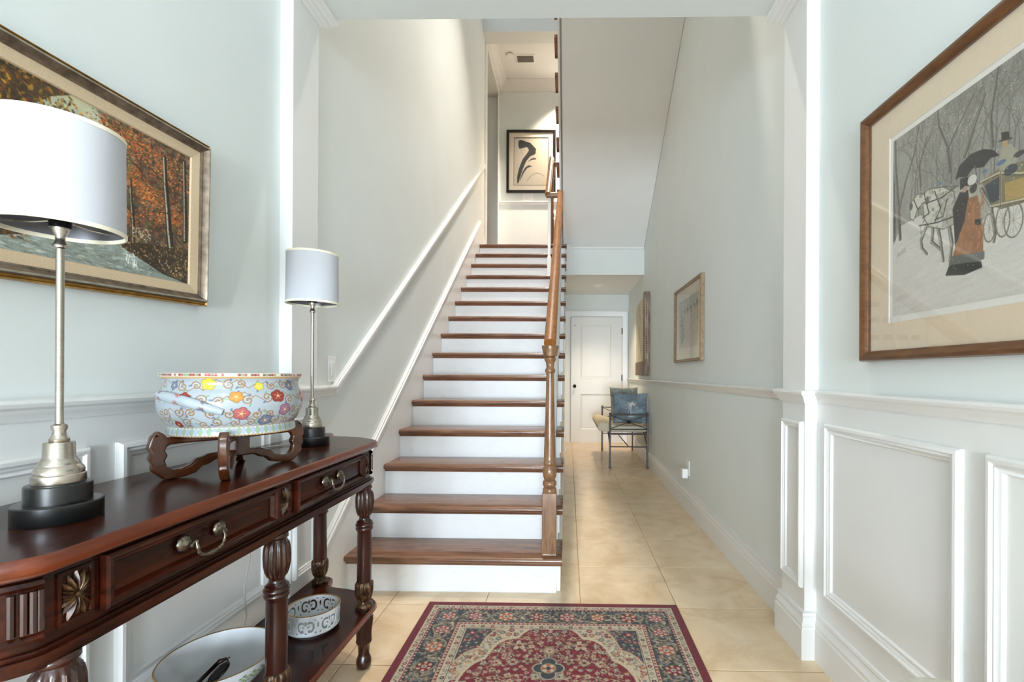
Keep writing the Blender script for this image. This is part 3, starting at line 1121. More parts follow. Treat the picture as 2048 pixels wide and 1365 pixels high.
    # medallion and pendants on the axis
    def lob_med(y, r, k):
        for c, s_ in ((BLK, 1.06), (CREAM, 1.0), (SLATE, .86), (NAVY, .8)):
            for q in range(4):
                t = q * PI / 2
                cv.ell(cx + r * .5 * math.cos(t), y + r * .62 * math.sin(t), r * .55 * s_, r * .5 * s_, c)
        cv.ell(cx, y, r * .5, r * .5, TAN)
        for q in range(8):
            t = q * PI / 4
            cv.ell(cx + r * .3 * math.cos(t), y + r * .3 * math.sin(t), r * .14, r * .14, CREAM if q % 2 else RUST)
        cv.ell(cx, y, r * .16, r * .16, NAVY)
    lob_med(cy, mm(150), 0)
    for sg in (-1, 1):
        lob_med(cy + sg * mm(370), mm(58), 1)
        cv.ell(cx, cy + sg * mm(478), mm(26), mm(30), BLK, .5)
        cv.ell(cx, cy + sg * mm(478), mm(23), mm(27), TAN)
        cv.flower(cx, cy + sg * mm(478), mm(17), CREAM, RUST, 6, 0, RED)
    cv.grain(.05, 3)
    cv.a = np.clip(cv.a, 0, 1) * .84
    return cv


RX0, RX1, RY0, RY1 = -.656, .518, .476, 2.186
rug = thing('area_rug', 'red Persian style area rug with navy floral border on the tiled floor', 'rug', (-.07, 1.33, 0))
cvr = rug_canvas()
flat_art('pile', cvr, (RX0 + .002, RY1 - .002, .0115), (RX1 - RX0 - .004, 0, 0), (0, RY0 - RY1 + .004, 0), M['rug'], rug)
MB().box(RX0, RX1, RY0, RY1, .0005, .0108).build('backing', M['rugedge'], rug, bevel=.003)

# ------------------------------------------------------------------ console table
CT = 1.187           # centre along Y
ct = thing('console_table', 'dark mahogany console table with carved aprons and reeded legs against left wall', 'table', (-.9, CT, 0))
half = [(-.722, .530), (-.724, .552), (-.733, .570), (-.752, .590), (-.785, .618), (-.83, .648), (-.89, .668), (-.945, .678), (-.972, .690), (-.985, .710), (-.99, .735), (-1.0, .760), (-1.02, .775), (-1.05, .778), (-1.078, .775)]


def outline(inset=0.0, back=-1.078):
    hp = []
    n = len(half)
    for i, (x, e) in enumerate(half):
        a = half[max(0, i - 1)]
        b = half[min(n - 1, i + 1)]
        tx, te = b[0] - a[0], b[1] - a[1]
        L = math.hypot(tx, te)
        # inward normal: towards smaller e / smaller x
        nx_, ne_ = -te / L, tx / L
        hp.append((x + nx_ * inset if i else -.722 - inset, e + ne_ * inset))
    hp[-1] = (back, hp[-1][1])
    right = [(x, CT + e) for x, e in hp]
    left = [(x, CT - e) for x, e in hp[::-1]]
    return right + left


def table_top(name, z0, z1, mat, edge):
    o1 = outline(0.006)
    o2 = outline(0.0)
    o3 = outline(0.003)
    n = len(o1)
    mbx = MB()
    layers = [(o3, z0), (o2, z0 + .004), (o2, z1 - .007), (o3, z1 - .002), (o1, z1)]
    vs = [(p[0], p[1], z) for o_, z in layers for p in o_]
    fs = []
    for k in range(len(layers) - 1):
        for i in range(n):
            j = (i + 1) % n
            fs.append((k * n + i, k * n + j, (k + 1) * n + j, (k + 1) * n + i))
    fs.append(tuple(range(n)))
    mbx.add(vs, fs)
    e_ = mbx.build(name + '_edge' if name == 'top' else 'shelf_edge', M[edge], ct, smooth=True, angle=50)
    t_ = MB()
    t_.add([(p[0], p[1], z1) for p in o1], [tuple(range(n))])
    return t_.build(name, M[mat], ct)


ZT = .843
table_top('top', ZT - .024, ZT, 'mahog', 'mahog_edge')
table_top('shelf', .203, .225, 'mahog', 'mahog_edge')
ap = MB().prism(outline(.026, -1.06), .705, ZT - .024)
ap.build('apron', M['mahog'], ct, smooth=True, angle=40)
ml = MB()
for ins, z0, z1 in ((.020, .700, .706), (.012, .690, .700), (.016, .683, .690), (.022, .676, .683)):
    ml.prism(outline(ins, -1.06), z0, z1)
ml.build('apron_moulding', M['mahog'], ct, smooth=True, angle=40)
MB().prism(outline(.019, -1.06), ZT - .032, ZT - .0242).build('top_moulding', M['mahog_edge'], ct, smooth=True, angle=40)
AX = -.748
# drawers with raised edge and swan-neck handle
for dy0, dy1, hy in ((.722, 1.163, .922), (1.242, 1.662, 1.440)):
    dr_ = MB().box(AX - .012, AX + .001, dy0, dy1, .717, .806).ring((AX + .004, dy0, .717), (0, 1, 0), (0, 0, 1), (1, 0, 0), dy1 - dy0, .089, [(0, -.004), (0, .008), (.004, .011), (.009, .010), (.013, .005), (.016, .006), (.021, -.002), (.021, -.006)]).build('drawer', M['mahog'], ct, smooth=True, angle=30)
    hd = MB()
    for s_ in (-1, 1):
        yy = hy + s_ * .045
        prof_ = [(.0, .012), (.006, .0115), (.008, .008), (.013, .006), (.0155, .003), (.016, 0)]
        n = 20
        vs, fs = [], []
        for (r, h) in prof_:
            for i in range(n):
                t = 2 * PI * i / n
                rr = r * (1 + (.06 * math.cos(8 * t) if r > .012 else 0))
                vs.append((AX + .005 + h, yy + rr * math.cos(t), .768 + rr * math.sin(t)))
        for k in range(len(prof_) - 1):
            for i in range(n):
                j = (i + 1) % n
                fs.append((k * n + i, k * n + j, (k + 1) * n + j, (k + 1) * n + i))
        hd.add(vs, fs)
    P, RR = [], []
    for q in range(41):
        t = -1 + 2 * q / 40
        a = abs(t)
        if a > .78:
            k_ = (a - .78) / .22
            y_ = (.036 + .010 * math.sin(k_ * PI / 2) - .008 * math.sin(k_ * PI))
            z_ = .768 - .006 + .008 * math.sin(k_ * PI)
            x_ = AX + .020 + .004 * (1 - k_)
        else:
            k_ = a / .78
            y_ = .036 * math.sin(k_ * PI / 2)
            z_ = .735 + .027 * k_ ** 2.6
            x_ = AX + .026
        P.append((x_, hy + math.copysign(y_, t), z_))
        RR.append(.0032 + .0016 * (a < .12) + .0008 * math.cos(q * 2.2))
    hd.tube(P, RR, 10)
    hd.build('handle', M['pewter'], dr_, smooth=True, angle=60)
# carved leaf panels above the legs
for py, pw in ((.686, .036), (1.203, .036), (1.692, .030)):
    pb = MB().ring((AX, py - pw / 2 - .008, .722), (0, 1, 0), (0, 0, 1), (1, 0, 0), pw + .016, .080, [(0, 0), (0, .003), (.005, .003), (.008, -.002)])
    pr = pb.build('carved_panel', M['mahog'], ct)
    cv_ = MB()
    cz_, nleaf = .762, 0
    for sgn in (1,):
        for k_ in range(18):
            an = k_ * PI / 9
            dy_, dz_ = math.sin(an), math.cos(an)
            L = min((pw / 2 + .003) / max(abs(dy_), 1e-3), .036 / max(abs(dz_), 1e-3), .038) * (1.0 if k_ % 2 == 0 else .9)
            vs, fs = [], []
            m_ = 6
            for q in range(m_ + 1):
                t = q / m_
                wv = .0042 * math.sin(PI * min(1, t * .9 + .08)) + .0004
                h_ = .001 + .0065 * math.sin(PI * (t * .85 + .1))
                c_ = (py + dy_ * L * t, cz_ + dz_ * L * t)
                vs += [(AX + .001, c_[0] - dz_ * wv, c_[1] + dy_ * wv), (AX + .001 + h_, c_[0], c_[1]), (AX + .001, c_[0] + dz_ * wv, c_[1] - dy_ * wv)]
            for q in range(m_):
                for w__ in (0, 1):
                    fs.append((q * 3 + w__, q * 3 + w__ + 1, q * 3 + w__ + 4, q * 3 + w__ + 3))
            cv_.add(vs, fs)
    vs, fs = [], []
    cv_.add([(AX + .001 + h, py + r * math.cos(t * PI / 5), cz_ + r * math.sin(t * PI / 5)) for r, h in ((.006, .002), (.005, .007), (.0005, .009)) for t in range(10)],
            [(k_ * 10 + i, k_ * 10 + (i + 1) % 10, (k_ + 1) * 10 + (i + 1) % 10, (k_ + 1) * 10 + i) for k_ in (0, 1) for i in range(10)])
    cv_.build('leaf_carving', M['gilt'], pr, smooth=True, angle=50)
# curved end panels with reeding
for sg in (1, -1):
    nh = len(half)

    def op(idx, ins, sg=sg):
        o_ = outline(ins)
        return o_[idx] if sg > 0 else o_[2 * nh - 1 - idx]
    idxs = list(range(1, 9))
    vs, fs = [], []
    prof_ = [(0, .716), (.007, .718), (.009, .724), (.003, .730), (.003, .793), (.009, .799), (.007, .805), (0, .807)]
    for ix_ in idxs:
        for h, z in prof_:
            p_ = op(ix_, .0258 - h)
            vs.append((p_[0], p_[1], z))
    k = len(prof_)
    for i in range(len(idxs) - 1):
        for j in range(k - 1):
            fs.append((i * k + j, i * k + j + 1, (i + 1) * k + j + 1, (i + 1) * k + j))
    pe = MB().add(vs, fs).build('end_panel', M['mahog'], ct, smooth=True, angle=30)
    rd = MB()
    for q in range(4):
        a_, b_ = op(1 + q // 2, .021), op(2 + q // 2, .021)
        f_ = .25 + .5 * (q % 2)
        x, y = a_[0] + (b_[0] - a_[0]) * f_, a_[1] + (b_[1] - a_[1]) * f_
        rd.tube([(x, y, .733), (x, y, .791)], .0046, 8)
    rd.build('reeding', M['mahog_leg'], pe, smooth=True)


def leg_rf(t, z, r):
    if .572 < z < .658 or .25 < z < .323 or .095 < z < .195:
        n = 16 if z > .5 else 12
        return r * (1 + .055 * math.cos(n * t))
    return r


LEG_T = [(.020, .683), (.026, .679), (.0265, .672), (.022, .667), (.024, .662), (.0275, .655), (.0300, .640), (.0308, .622), (.0300, .602), (.0268, .584), (.0218, .571), (.0185, .564), (.0195, .556), (.0250, .550), (.0282, .547), (.0270, .543), (.0310, .539), (.0312, .533), (.0278, .529), (.0305, .525), (.0300, .519), (.0262, .514), (.0250, .508), (.0256, .44), (.0256, .325)]
LEG_B = [(.0256, .325), (.0285, .322), (.0305, .316), (.0312, .302), (.0305, .285), (.027, .266), (.021, .254), (.020, .249), (.024, .245), (.030, .240), (.031, .233), (.029, .2255)]
LEG_F = [(.029, .203), (.029, .197), (.031, .190), (.030, .17), (.026, .14), (.025, .115), (.027, .100), (.0245, .094), (.0215, .09), (.020, .07), (.019, .055), (.021, .048), (.026, .035), (.027, .02), (.024, .006), (.018, .0005)]
for lx, e in ((-.757, -.517), (-.757, 0), (-.757, .517), (-1.030, -.712), (-1.030, .712)):
    lg = MB().lathe(LEG_T, 96, (lx, CT + e, 0), leg_rf).build('leg', M['mahog_leg'], ct, smooth=True, angle=60)
    MB().lathe([(r, z) for r, z in LEG_T if .565 < z < .658], 96, (lx, CT + e, 0), lambda t, z, r: r * (.978 + .085 * math.cos(16 * t)), close=False).build('reeding', M['gilt'], lg, smooth=True, angle=60)
    MB().lathe(LEG_B, 96, (lx, CT + e, 0), leg_rf).build('leaf_cup', M['gilt'], lg, smooth=True, angle=60)
    MB().lathe(LEG_F, 96, (lx, CT + e, 0), leg_rf).build('foot', M['mahog_leg'], lg, smooth=True, angle=60)

# ------------------------------------------------------------------ table lamps
def lamp(label, loc):
    t = thing('table_lamp', label, 'lamp', loc, 'pair of nickel lamps on the console', world=False)
    MB().lathe([(0, 0), (.056, 0), (.057, .002), (.057, .030), (.055, .032), (0, .032)], 64).build('base', M['black'], t, smooth=True, angle=30)
    MB().lathe([(0, .032), (.0425, .032), (.0425, .061), (.041, .063), (0, .063)], 64).build('plinth', M['black'], t, smooth=True, angle=30)
    MB().lathe([(0, .063), (.0335, .063), (.0345, .066), (.034, .078), (.032, .080), (.0325, .085), (.030, .091), (.0265, .095), (.0260, .099), (.0225, .104), (.0205, .110), (.0200, .132), (.0190, .134), (0, .134)], 64).build('collar', M['nickel'], t, smooth=True, angle=30)
    MB().lathe([(0, .134), (.0125, .134), (.0135, .139), (.010, .144), (.0085, .152), (.0105, .158), (.0105, .163), (.006, .166), (.0056, .170), (.0056, .470), (.009, .472), (.0095, .478), (.0065, .484), (.0065, .492), (.0105, .500), (.0115, .506), (0, .508)], 32).build('stem', M['nickel'], t, smooth=True, angle=40)
    MB().lathe([(0, .506), (.0145, .506), (.0145, .545), (0, .545)], 24).build('socket', M['black'], t, smooth=True)
    MB().lathe([(0, .545), (.012, .545), (.014, .56), (.026, .60), (.027, .615), (.02, .635), (0, .643)], 24).build('bulb', M['bulb'], t, smooth=True)
    MB().lathe([(.0845, .503), (.0830, .678)], 96, close=False).build('shade', M['shade'], t, smooth=True)
    MB().lathe([(.0833, .503), (.0818, .678)], 96, close=False).build('shade_lining', M['shade_in'], t, smooth=True)
    for r, z in ((.0843, .505), (.0828, .677)):
        tr_ = MB().lathe([(r - .0016, z - .0035), (r + .0012, z - .0035), (r + .0014, z + .0035), (r - .0016, z + .0035), (r - .0016, z - .0035)], 96, close=False)
        tr_.build('shade_trim', M['shade_trim'], t, smooth=True, angle=30)
    hp = MB()
    for a in (0, PI / 2, PI, 3 * PI / 2):
        hp.tube([(.013 * math.cos(a), .013 * math.sin(a), .520), (.05 * math.cos(a), .05 * math.sin(a), .518), (.0832 * math.cos(a), .0832 * math.sin(a), .52)], .0016, 6)
    hp.build('shade_spider', M['nickel'], t, smooth=True)
    return t


lamp('near table lamp with white drum shade, in front of the autumn painting', (-.885, .785, ZT))
lamp('far table lamp with white drum shade, beside the stair wall', (-.911, 1.622, ZT))

# ------------------------------------------------------------------ bowl stand: two crossed scroll panels
bsx, bsy = -.885, 1.206
bs = thing('bowl_stand', 'carved rosewood stand of two crossed scroll panels under the floral bowl', 'stand', (bsx, bsy, ZT))
out = [(.0, 0.034), (.045, .034), (.062, .024), (.074, .022), (.088, .008), (.110, .002), (.128, .000), (.150, .0), (.168, .018), (.176, .028), (.174, .040), (.180, .052), (.177, .066), (.182, .078), (.178, .094), (.176, .104), (.163, .118), (.150, .108), (.145, .100), (0, .100)]
hole = [(.034, .082), (.034, .052), (.060, .050), (.074, .044), (.086, .042), (.100, .028), (.118, .022), (.136, .022), (.146, .032), (.150, .046), (.144, .058), (.150, .070), (.146, .080), (.138, .084)]
for ang in (math.atan2(.868, .498), math.atan2(-.125, .070)):
    bm = bmesh.new()
    Lh = [(s_ * x, z) for s_ in (1,) for x, z in out]
    poly = [(x, z) for x, z in out] + [(-x, z) for x, z in out[::-1][1:-1]]
    # outer loop + two holes filled by triangulation
    ed = []

    def loop(pts):
        vs = [bm.verts.new((x, 0, z)) for x, z in pts]
        for i in range(len(vs)):
            ed.append(bm.edges.new((vs[i], vs[(i + 1) % len(vs)])))
    loop(poly)
    loop(hole)
    loop([(-x, z) for x, z in hole])
    bmesh.ops.triangle_fill(bm, edges=ed, use_beauty=True, use_dissolve=False)
    fc = bm.faces[:]
    ext = bmesh.ops.extrude_face_region(bm, geom=fc)
    for v_ in [q for q in ext['geom'] if isinstance(q, bmesh.types.BMVert)]:
        v_.co.y += .020
    bmesh.ops.recalc_face_normals(bm, faces=bm.faces)
    for v_ in bm.verts:
        v_.co.y -= .010
    me = bpy.data.meshes.new('panel')
    bm.to_mesh(me)
    bm.free()
    o = bpy.data.objects.new('panel', me)
    finish(o, M['rosewood'], bs, True, .004, 40, 3)
    o.location = (0, 0, .0005)
    o.rotation_euler = (0, 0, ang)

# ------------------------------------------------------------------ floral porcelain bowl
def bowl_canvas(w_, h_):
    cv = Cv(w_, h_, (168, 177, 184))
    TANV, REDF, ROSEF, YEL, ORA, BLU, PUR, GRN = (150, 112, 72), (150, 52, 42), (178, 92, 92), (222, 200, 64), (206, 138, 56), (104, 112, 136), (154, 106, 136), (124, 158, 118)
    rb = random.Random(21)
    y0, y1 = .10 * h_, .80 * h_
    NC, rows_ = 30, (.20, .40, .60, .755)
    sites = []
    for ri, yy in enumerate(rows_):
        for k in range(NC):
            sites.append((w_ * (k + (.5 if ri % 2 else 0) + rb.uniform(-.2, .2)) / NC, h_ * yy + rb.uniform(-7, 7), (k + 2 * ri) % 3 if rb.random() < .85 else 1))
    for x, y, kind in sites:
        ph, dr_ = rb.uniform(0, 6.28), rb.choice([-1, 1])
        r = rb.uniform(12, 16)
        for off in (-w_, 0, w_):
            cv.line([(x + off, y), (x + off + 18, y + rb.choice([-1, 1]) * 14), (x + off + w_ / NC, y)], 2.4, TANV, .8)
            if kind:
                cv.spiral(x + off, y, r, 3.0, TANV, 1.35, ph, dr_)
            for q in (0, 1):
                cv.ell(x + off + 17 * math.cos(ph + q * 2.6), y + 15 * math.sin(ph + q * 2.6), 5.5, 2.6, GRN if q else BLU, .85, ph)
    for x, y, kind in sites:
        if kind:
            continue
        c = rb.choice([REDF, REDF, ROSEF, YEL, ORA, BLU, BLU, PUR])
        ph, r = rb.uniform(0, 6), rb.choice([19, 18, 16, 12])
        for off in (-w_, 0, w_):
            cv.flower(x + off, y, r, c, tuple(int(v * .72) for v in c), 5, ph, (226, 190, 130))
    # rim band
    cv.a[:int(.085 * h_)] = np.array((226, 212, 196)) / 255
    for k in range(150):
        cv.ell(w_ * k / 150, .04 * h_, 4.2, 3.6, rb.choice([REDF, GRN, ROSEF, (120, 80, 70), CREAM_]), .9)
    cv.a[int(.075 * h_):int(.10 * h_)] = np.array((206, 168, 110)) / 255
    # foot band
    f0 = int(.835 * h_)
    cv.a[f0:] = np.array((214, 222, 220)) / 255
    for k in range(90):
        cv.ell(w_ * (k + .5) / 90, f0 + .055 * h_, w_ / 90 * .55, .055 * h_, GRN if k % 2 else (158, 160, 190), .75)
    cv.a[int(.945 * h_):] = np.array((204, 178, 142)) / 255
    for k in range(120):
        cv.ell(w_ * k / 120, .965 * h_, 2, 2, (120, 64, 46))
    cv.a[int(.825 * h_):int(.84 * h_)] = np.array((170, 150, 120)) / 255
    cv.a = cv.a * .90 + .06 * np.array((196, 200, 204)) / 255
    return cv


CREAM_ = (230, 220, 200)
pb_ = thing('porcelain_bowl', 'round porcelain bowl painted with colourful blossoms and scrolling vines', 'bowl', (bsx, bsy, .944))
prof_b = [(.1475, 1.0985), (.1510, 1.0965), (.1515, 1.093), (.1490, 1.0885), (.1450, 1.083), (.1425, 1.076), (.1425, 1.069), (.1450, 1.060), (.1500, 1.050), (.1535, 1.040), (.1550, 1.029), (.1545, 1.017), (.1520, 1.004), (.1475, .992), (.1420, .981), (.1370, .974), (.1335, .970), (.1325, .967), (.1345, .964), (.1360, .958), (.1365, .950), (.1350, .9455), (.130, .9450)]
prof_b = [(r * 1.03, z) for r, z in prof_b]
W_B, H_B = 1100, 210
ss = np.zeros(len(prof_b))
for i in range(1, len(prof_b)):
    ss[i] = ss[i - 1] + math.hypot(prof_b[i][0] - prof_b[i - 1][0], prof_b[i][1] - prof_b[i - 1][1])
ss /= ss[-1]
tt = np.linspace(0, 1, H_B)
rr_ = np.interp(tt, ss, [p[0] for p in prof_b])
zz_ = np.interp(tt, ss, [p[1] for p in prof_b])
ker = np.ones(5) / 5
rr_[3:-3] = np.convolve(rr_, ker, 'same')[3:-3]
th_ = np.linspace(0, 2 * PI, W_B, endpoint=False)
co = np.zeros((H_B, W_B, 3))
co[..., 0] = bsx + rr_[:, None] * np.cos(th_)[None]
co[..., 1] = bsy + rr_[:, None] * np.sin(th_)[None]
co[..., 2] = zz_[:, None]
cvb = bowl_canvas(W_B, H_B)
color_mesh('body', co, H_B, W_B, cvb.linear(), M['porc'], pb_, wrap=True)
MB().lathe([(.1519, 1.0985), (.144, 1.092), (.136, 1.08), (.138, 1.06), (.147, 1.035), (.146, 1.01), (.134, .985), (.11, .965), (0, .962)], 96, (bsx, bsy, 0), close=False).build('interior', M['china'], pb_, smooth=True)
# moulded rope handles on two sides
for a0_ in (math.radians(-95), math.radians(85)):
    n1, n2 = 60, 16
    P = []
    for i in range(n1):
        t = i / (n1 - 1)
        a_ = a0_ + (t - .5) * 1.15
        z_ = 1.046 - .040 * t + .010 * math.sin(t * PI)
        rad_ = np.interp(z_, [p[1] for p in prof_b[::-1]], [p[0] for p in prof_b[::-1]])
        P.append((bsx + (rad_ + .002) * math.cos(a_), bsy + (rad_ + .002) * math.sin(a_), z_))
    co2 = np.zeros((n1, n2, 3))
    for i in range(n1):
        p = Vector(P[i])
        tg = (Vector(P[min(i + 1, n1 - 1)]) - Vector(P[max(i - 1, 0)])).normalized()
        nrm = Vector((p.x - bsx, p.y - bsy, 0)).normalized()
        bt = tg.cross(nrm)
        rad_ = .0125 * math.sin(PI * min(1, .12 + .88 * (i / (n1 - 1)) if i < n1 / 2 else .12 + .88 * (1 - i / (n1 - 1)))) ** .5
        for j in range(n2):
            q = 2 * PI * j / n2
            co2[i, j] = p + nrm * (rad_ * .7 * math.cos(q)) + bt * (rad_ * math.sin(q))
    c2 = Cv(n2 * 4, n1 * 4, (168, 177, 184))
    for k in range(3):
        for xx in (4, 36):
            c2.flower(xx + 10, 44 + k * 72, 11, ((150, 62, 54), (188, 118, 112), (112, 120, 142))[k], (120, 84, 80), 5)
    lin = c2.linear()[::4, ::4]
    color_mesh('handle', co2, n1, n2, lin, M['porc'], pb_, wrap=True)

# ------------------------------------------------------------------ pierced china basket
bkx, bky, bkz = -.868, 1.560, .2255
bk = thing('pierced_basket', 'small round white china basket with pierced scroll sides on lower shelf', 'basket', (bkx, bky, bkz))
n1, n2 = 448, 44
BR, BH0, BH1 = .0805, .012, .078
mask = np.ones((n2, n1), bool)
mc = Cv(64, n2, (255, 255, 255))
K = (0, 0, 0)
# one repeat (64 x 44): two facing scrolls, central leaf, triangles
for sx_ in (1, -1):
    arc = [(32 + sx_ * (11 + 9.5 * math.cos(t)), 22 + 10.5 * math.sin(t)) for t in np.linspace(-2.2, 1.9, 22)]
    mc.line(arc, 4.6, K)
    mc.ell(32 + sx_ * 8.5, 30.5, 3.2, 3.2, K)
    mc.ell(32 + sx_ * 6.5, 21.5, 4.2, 1.7, K, 1, sx_ * -.6)
    mc.poly([(32 + sx_ * 22, 38), (32 + sx_ * 29, 38), (32 + sx_ * 26, 33)], K)
    mc.poly([(32 + sx_ * 17, 6), (32 + sx_ * 27, 6), (32 + sx_ * 24, 10)], K)
mc.ell(32, 14, 2.4, 5.6, K)
mc.poly([(26, 38), (38, 38), (32, 33)], K)
mc.ell(0.5, 19, 2.4, 5.2, K)
mc.ell(63.5, 19, 2.4, 5.2, K)
hol = mc.a[..., 0] < .5
mask = ~np.tile(hol, (1, 7))
vs, fs = [], []
for k in range(n2 + 1):
    t = k / n2
    z = BH1 - (BH1 - BH0) * t
    r = BR + .002 * math.cos(t * 3)
    for i in range(n1):
        a = 2 * PI * i / n1
        vs.append((bkx + r * math.cos(a), bky + r * math.sin(a), bkz + z))
for k in range(n2):
    for i in range(n1):
        if mask[k, i]:
            j = (i + 1) % n1
            fs.append((k * n1 + i, (k + 1) * n1 + i, (k + 1) * n1 + j, k * n1 + j))
bw = MB().add(vs, fs).build('pierced_wall', M['china'], bk, smooth=True, fixn=False)
so = bw.modifiers.new('thick', 'SOLIDIFY')
so.thickness = .0035
so.offset = 0
MB().lathe([(0, .0), (.058, .0), (.060, .001), (.060, .005), (.070, .007), (.079, .012), (.0815, .016), (.078, .017), (.072, .012), (.05, .0095), (0, .009)], 96, (bkx, bky, bkz), close=False).build('dish', M['china'], bk, smooth=True, angle=50)
MB().lathe([(BR - .0022, BH1 - .001), (BR + .0024, BH1 - .001), (BR + .0024, BH1 + .0012), (BR - .0022, BH1 + .0012), (BR - .0022, BH1 - .001)], 96, (bkx, bky, bkz), close=False).build('rim', M['goldrim'], bk, smooth=True)

# ------------------------------------------------------------------ big serving bowl with spectacles
sbx, sby, sbz = -.950, 1.240, .2255
sb = thing('serving_bowl', 'large white china serving bowl with thin gold rim on the lower shelf', 'bowl', (sbx, sby, sbz))
MB().lathe([(0, 0), (.062, 0), (.064, .004), (.066, .010), (.09, .030), (.115, .058), (.130, .085), (.1365, .104), (.1345, .1045), (.126, .085), (.110, .058), (.085, .032), (.055, .018), (0, .015)], 128, (sbx, sby, sbz), close=False).build('body', M['china'], sb, smooth=True, angle=60)
MB().lathe([(.1367, .1035), (.1372, .1045), (.1355, .1058), (.1338, .1048), (.1338, .1035)], 128, (sbx, sby, sbz), close=False).build('rim', M['goldrim'], sb, smooth=True)
lf = MB()
for k in range(9):
    a = -.55 + k * .06
    for q in range(2):
        z = .070 + .012 * q + .004 * math.sin(k * 2)
        r = float(np.interp(z, [.058, .085, .104], [.115, .130, .1365])) + .0006
        cxx = (sbx + r * math.cos(a), sby + r * math.sin(a), sbz + z)
        tx, ty = -math.sin(a), math.cos(a)
        s1 = .006
        lf.add([(cxx[0] - tx * s1, cxx[1] - ty * s1, cxx[2]), (cxx[0] + math.cos(a) * .001, cxx[1] + math.sin(a) * .001, cxx[2] + s1 * .7), (cxx[0] + tx * s1, cxx[1] + ty * s1, cxx[2] + s1 * .3), (cxx[0], cxx[1], cxx[2] - s1 * .6)], [(0, 1, 2, 3)])
lf.build('leaf_print', pmat('leaf_green', (120, 140, 92), 0.3), sb)

gl = thing('eyeglasses', 'folded dark tortoiseshell eyeglasses lying in the serving bowl', 'eyeglasses', (-.950, 1.205, .262), world=False)
gl.rotation_euler = (math.radians(24), math.radians(-30), math.radians(62))
for sx_ in (-1, 1):
    ringp = [(sx_ * .033 + .027 * math.cos(t), 0, .018 + .021 * math.sin(t)) for t in np.linspace(0, 2 * PI, 33)]
    fr = MB().tube(ringp, .0028, 8, cap=False).build('rim', M['tortoise'], gl, smooth=True)
    MB().add([(sx_ * .033 + .025 * math.cos(t), .0004, .018 + .019 * math.sin(t)) for t in np.linspace(0, 2 * PI, 32, endpoint=False)], [tuple(range(32))]).build('lens', M['lens'], gl)
    MB().tube([(sx_ * .061, 0, .026), (sx_ * .064, .010, .027), (sx_ * .052, .016 + (sx_ > 0) * .006, .026), (-sx_ * .045, .018 + (sx_ > 0) * .006, .022), (-sx_ * .072, .018 + (sx_ > 0) * .006, .004)], [.0022, .0026, .003, .0028, .002], 8).build('temple', M['tortoise'], gl, smooth=True)
MB().tube([(-.008, 0, .026), (0, -.002, .030), (.008, 0, .026)], .0026, 8).build('bridge', M['tortoise'], gl, smooth=True)

